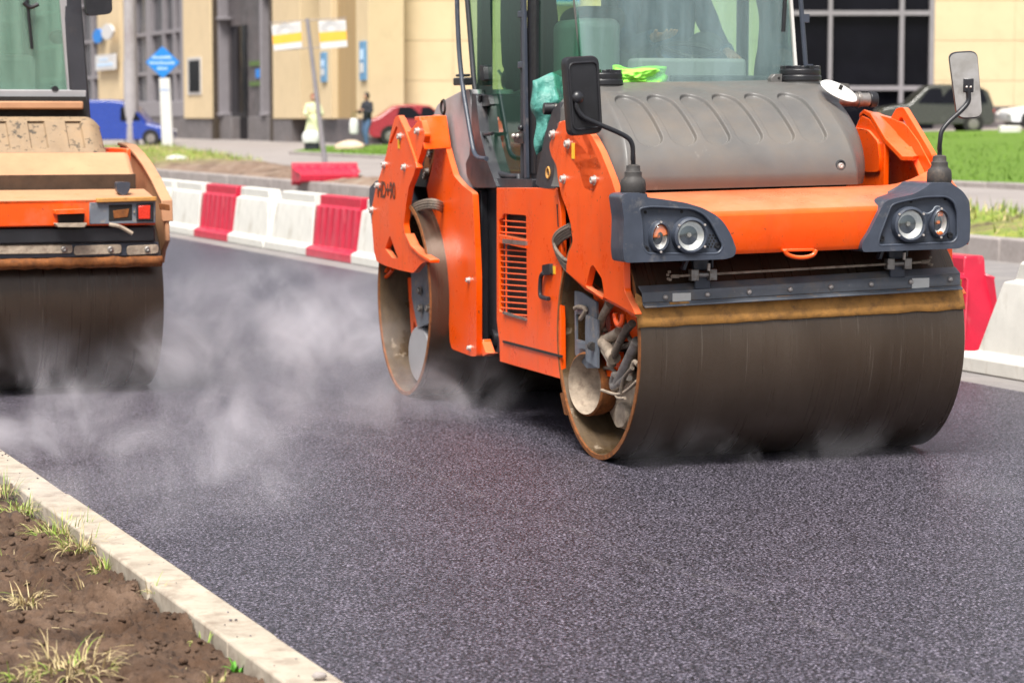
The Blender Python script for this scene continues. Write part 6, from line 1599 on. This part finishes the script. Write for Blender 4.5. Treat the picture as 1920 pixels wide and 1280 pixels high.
# ------------------------------------------------------------------ steam
def steam(name, p0, p1, blobs, dens, nscale, lo, hi, label, col=(.93, .90, .95), zf=.5):
    b = MB(); b.box(p0, p1); o = b.build(name, None, None, 0) if False else None
    me = bpy.data.meshes.new(name); me.from_pydata([tuple(v) for v in b.v], [], b.f); o = bpy.data.objects.new(name, me); C.objects.link(o); tag(o, label, 'steam', kind='stuff')
    m = bpy.data.materials.new(name); m.use_nodes = True; nt = m.node_tree; ns, ls = nt.nodes, nt.links; ns.clear()
    out = N(ns, 'ShaderNodeOutputMaterial'); pv = N(ns, 'ShaderNodeVolumePrincipled'); pv.inputs['Color'].default_value = (*col, 1); pv.inputs['Anisotropy'].default_value = .1
    ls.new(pv.outputs[0], out.inputs['Volume']); tc = N(ns, 'ShaderNodeTexCoord')
    last = None
    for (c, r, wgt) in blobs:
        sb = N(ns, 'ShaderNodeVectorMath', operation='SUBTRACT'); ls.new(tc.outputs['Object'], sb.inputs[0]); sb.inputs[1].default_value = tuple(c)
        dv = N(ns, 'ShaderNodeVectorMath', operation='DIVIDE'); ls.new(sb.outputs[0], dv.inputs[0]); dv.inputs[1].default_value = r
        ln = N(ns, 'ShaderNodeVectorMath', operation='LENGTH'); ls.new(dv.outputs[0], ln.inputs[0])
        mr = N(ns, 'ShaderNodeMapRange', interpolation_type='SMOOTHSTEP'); ls.new(ln.outputs['Value'], mr.inputs[0]); mr.inputs[1].default_value = 0; mr.inputs[2].default_value = 1; mr.inputs[3].default_value = wgt; mr.inputs[4].default_value = 0
        if last is None: last = mr.outputs[0]
        else:
            ad = N(ns, 'ShaderNodeMath', operation='ADD'); ls.new(last, ad.inputs[0]); ls.new(mr.outputs[0], ad.inputs[1]); last = ad.outputs[0]
    nz = N(ns, 'ShaderNodeTexNoise'); nz.inputs['Scale'].default_value = nscale; nz.inputs['Detail'].default_value = 4; nz.inputs['Roughness'].default_value = .62; nz.inputs['Distortion'].default_value = .8
    mp = N(ns, 'ShaderNodeMapping'); mp.inputs['Scale'].default_value = (1, .55, .9); mp.inputs['Rotation'].default_value = (0, R(25), R(20)); ls.new(tc.outputs['Object'], mp.inputs['Vector']); ls.new(mp.outputs[0], nz.inputs['Vector'])
    mr = N(ns, 'ShaderNodeMapRange', interpolation_type='SMOOTHSTEP'); ls.new(nz.outputs['Fac'], mr.inputs[0]); mr.inputs[1].default_value = lo; mr.inputs[2].default_value = hi
    mu_ = N(ns, 'ShaderNodeMath', operation='MULTIPLY'); ls.new(last, mu_.inputs[0]); ls.new(mr.outputs[0], mu_.inputs[1])
    m2 = N(ns, 'ShaderNodeMath', operation='MULTIPLY'); ls.new(mu_.outputs[0], m2.inputs[0]); m2.inputs[1].default_value = dens; ls.new(m2.outputs[0], pv.inputs['Density'])
    pass
    me.materials.append(m); return o
def G(px, py, z): return ground(px, py, z)
BL = []
def sb_(px, py, z, rx, ry, rz_, w): BL.append((G(px, py, z), (rx, ry, rz_), w))
sb_(640, 610, .25, .75, 1.4, .38, 1.0); sb_(720, 640, .22, .45, .6, .35, .8); sb_(560, 690, .22, .55, .8, .35, .9)
sb_(480, 790, .18, .50, .7, .32, 1.1); sb_(380, 850, .15, .50, .6, .30, 1.0); sb_(520, 900, .14, .32, .5, .28, 1.0); sb_(250, 880, .14, .45, .5, .26, .8)
sb_(60, 800, .16, .8, .7, .30, 1.2); sb_(180, 760, .25, .6, .5, .42, .9); sb_(330, 660, .25, .7, .9, .35, .7); sb_(20, 720, .35, .5, .6, .45, .5)
sb_(500, 640, .3, 1.2, 1.6, .45, .5); sb_(660, 760, .16, .6, .8, .3, .5); sb_(600, 520, .4, 1.0, 2.2, .5, .5); sb_(130, 930, .12, .5, .6, .24, .5); sb_(850, 730, .18, .55, .5, .30, .8); sb_(430, 560, .3, 1.2, 1.8, .4, .45); sb_(300, 960, .1, .4, .5, .2, .5)
steam('steam', (-4.6, 7.6, .006), (.35, 19.5, 1.0), BL, 2.5, 2.4, .42, .78, 'white steam rising off the hot asphalt between the two rollers')
BL = []
sb_(1300, 850, .08, .5, .3, .22, .5); sb_(1600, 840, .08, .5, .3, .2, .5); sb_(1745, 790, .15, .22, .3, .25, .7); sb_(1850, 910, .06, .55, .4, .12, .35); sb_(1480, 860, .06, .4, .3, .15, .35)
steam('steam', (.5, 9.8, .006), (2.9, 12.9, .8), BL, 1.3, 4.0, .40, .75, 'thin wisps of steam along the foot of the front drum')
cam = bpy.data.cameras.new('camera'); co = bpy.data.objects.new('camera', cam); C.objects.link(co)
co.location = (0, 0, CAMH); co.rotation_euler = (math.pi/2 - PITCH, 0, 0)
cam.sensor_width = 36; cam.lens = FPX / 1920 * 36; cam.clip_end = 2000; cam.clip_start = .1
cam.dof.use_dof = True; cam.dof.focus_distance = 10.6; cam.dof.aperture_fstop = 4.3
sc.camera = co
w = bpy.data.worlds.new('World'); sc.world = w; w.use_nodes = True
nt = w.node_tree; bg = nt.nodes['Background']
sky = nt.nodes.new('ShaderNodeTexSky'); sky.sky_type = 'NISHITA'; sky.sun_disc = False
SEL, SAZ = R(60), R(196)      # elevation, compass direction the light comes from
sky.sun_elevation = SEL; sky.sun_rotation = SAZ; sky.dust_density = 3; sky.air_density = 1; sky.altitude = 0
hs_ = nt.nodes.new('ShaderNodeHueSaturation'); hs_.inputs['Saturation'].default_value = .35
nt.links.new(sky.outputs[0], hs_.inputs['Color']); nt.links.new(hs_.outputs[0], bg.inputs['Color']); bg.inputs['Strength'].default_value = .085
sl = bpy.data.lights.new('sun', 'SUN'); sl.energy = 3.3; sl.angle = R(28); sl.color = (1, .96, .9)
so = bpy.data.objects.new('sun', sl); C.objects.link(so)
d = Vector((math.sin(SAZ)*math.cos(SEL), math.cos(SAZ)*math.cos(SEL), math.sin(SEL)))
so.rotation_euler = d.to_track_quat('Z', 'Y').to_euler(); so.location = (0, 0, 30)
sc.view_settings.view_transform = 'Standard'; sc.view_settings.look = 'None'; sc.view_settings.exposure = 1.08; sc.view_settings.gamma = 1
sc.cycles.use_denoising = True
sc.cycles.max_bounces = 6; sc.cycles.transparent_max_bounces = 24; sc.cycles.volume_bounces = 1
sc.cycles.caustics_reflective = False; sc.cycles.caustics_refractive = False
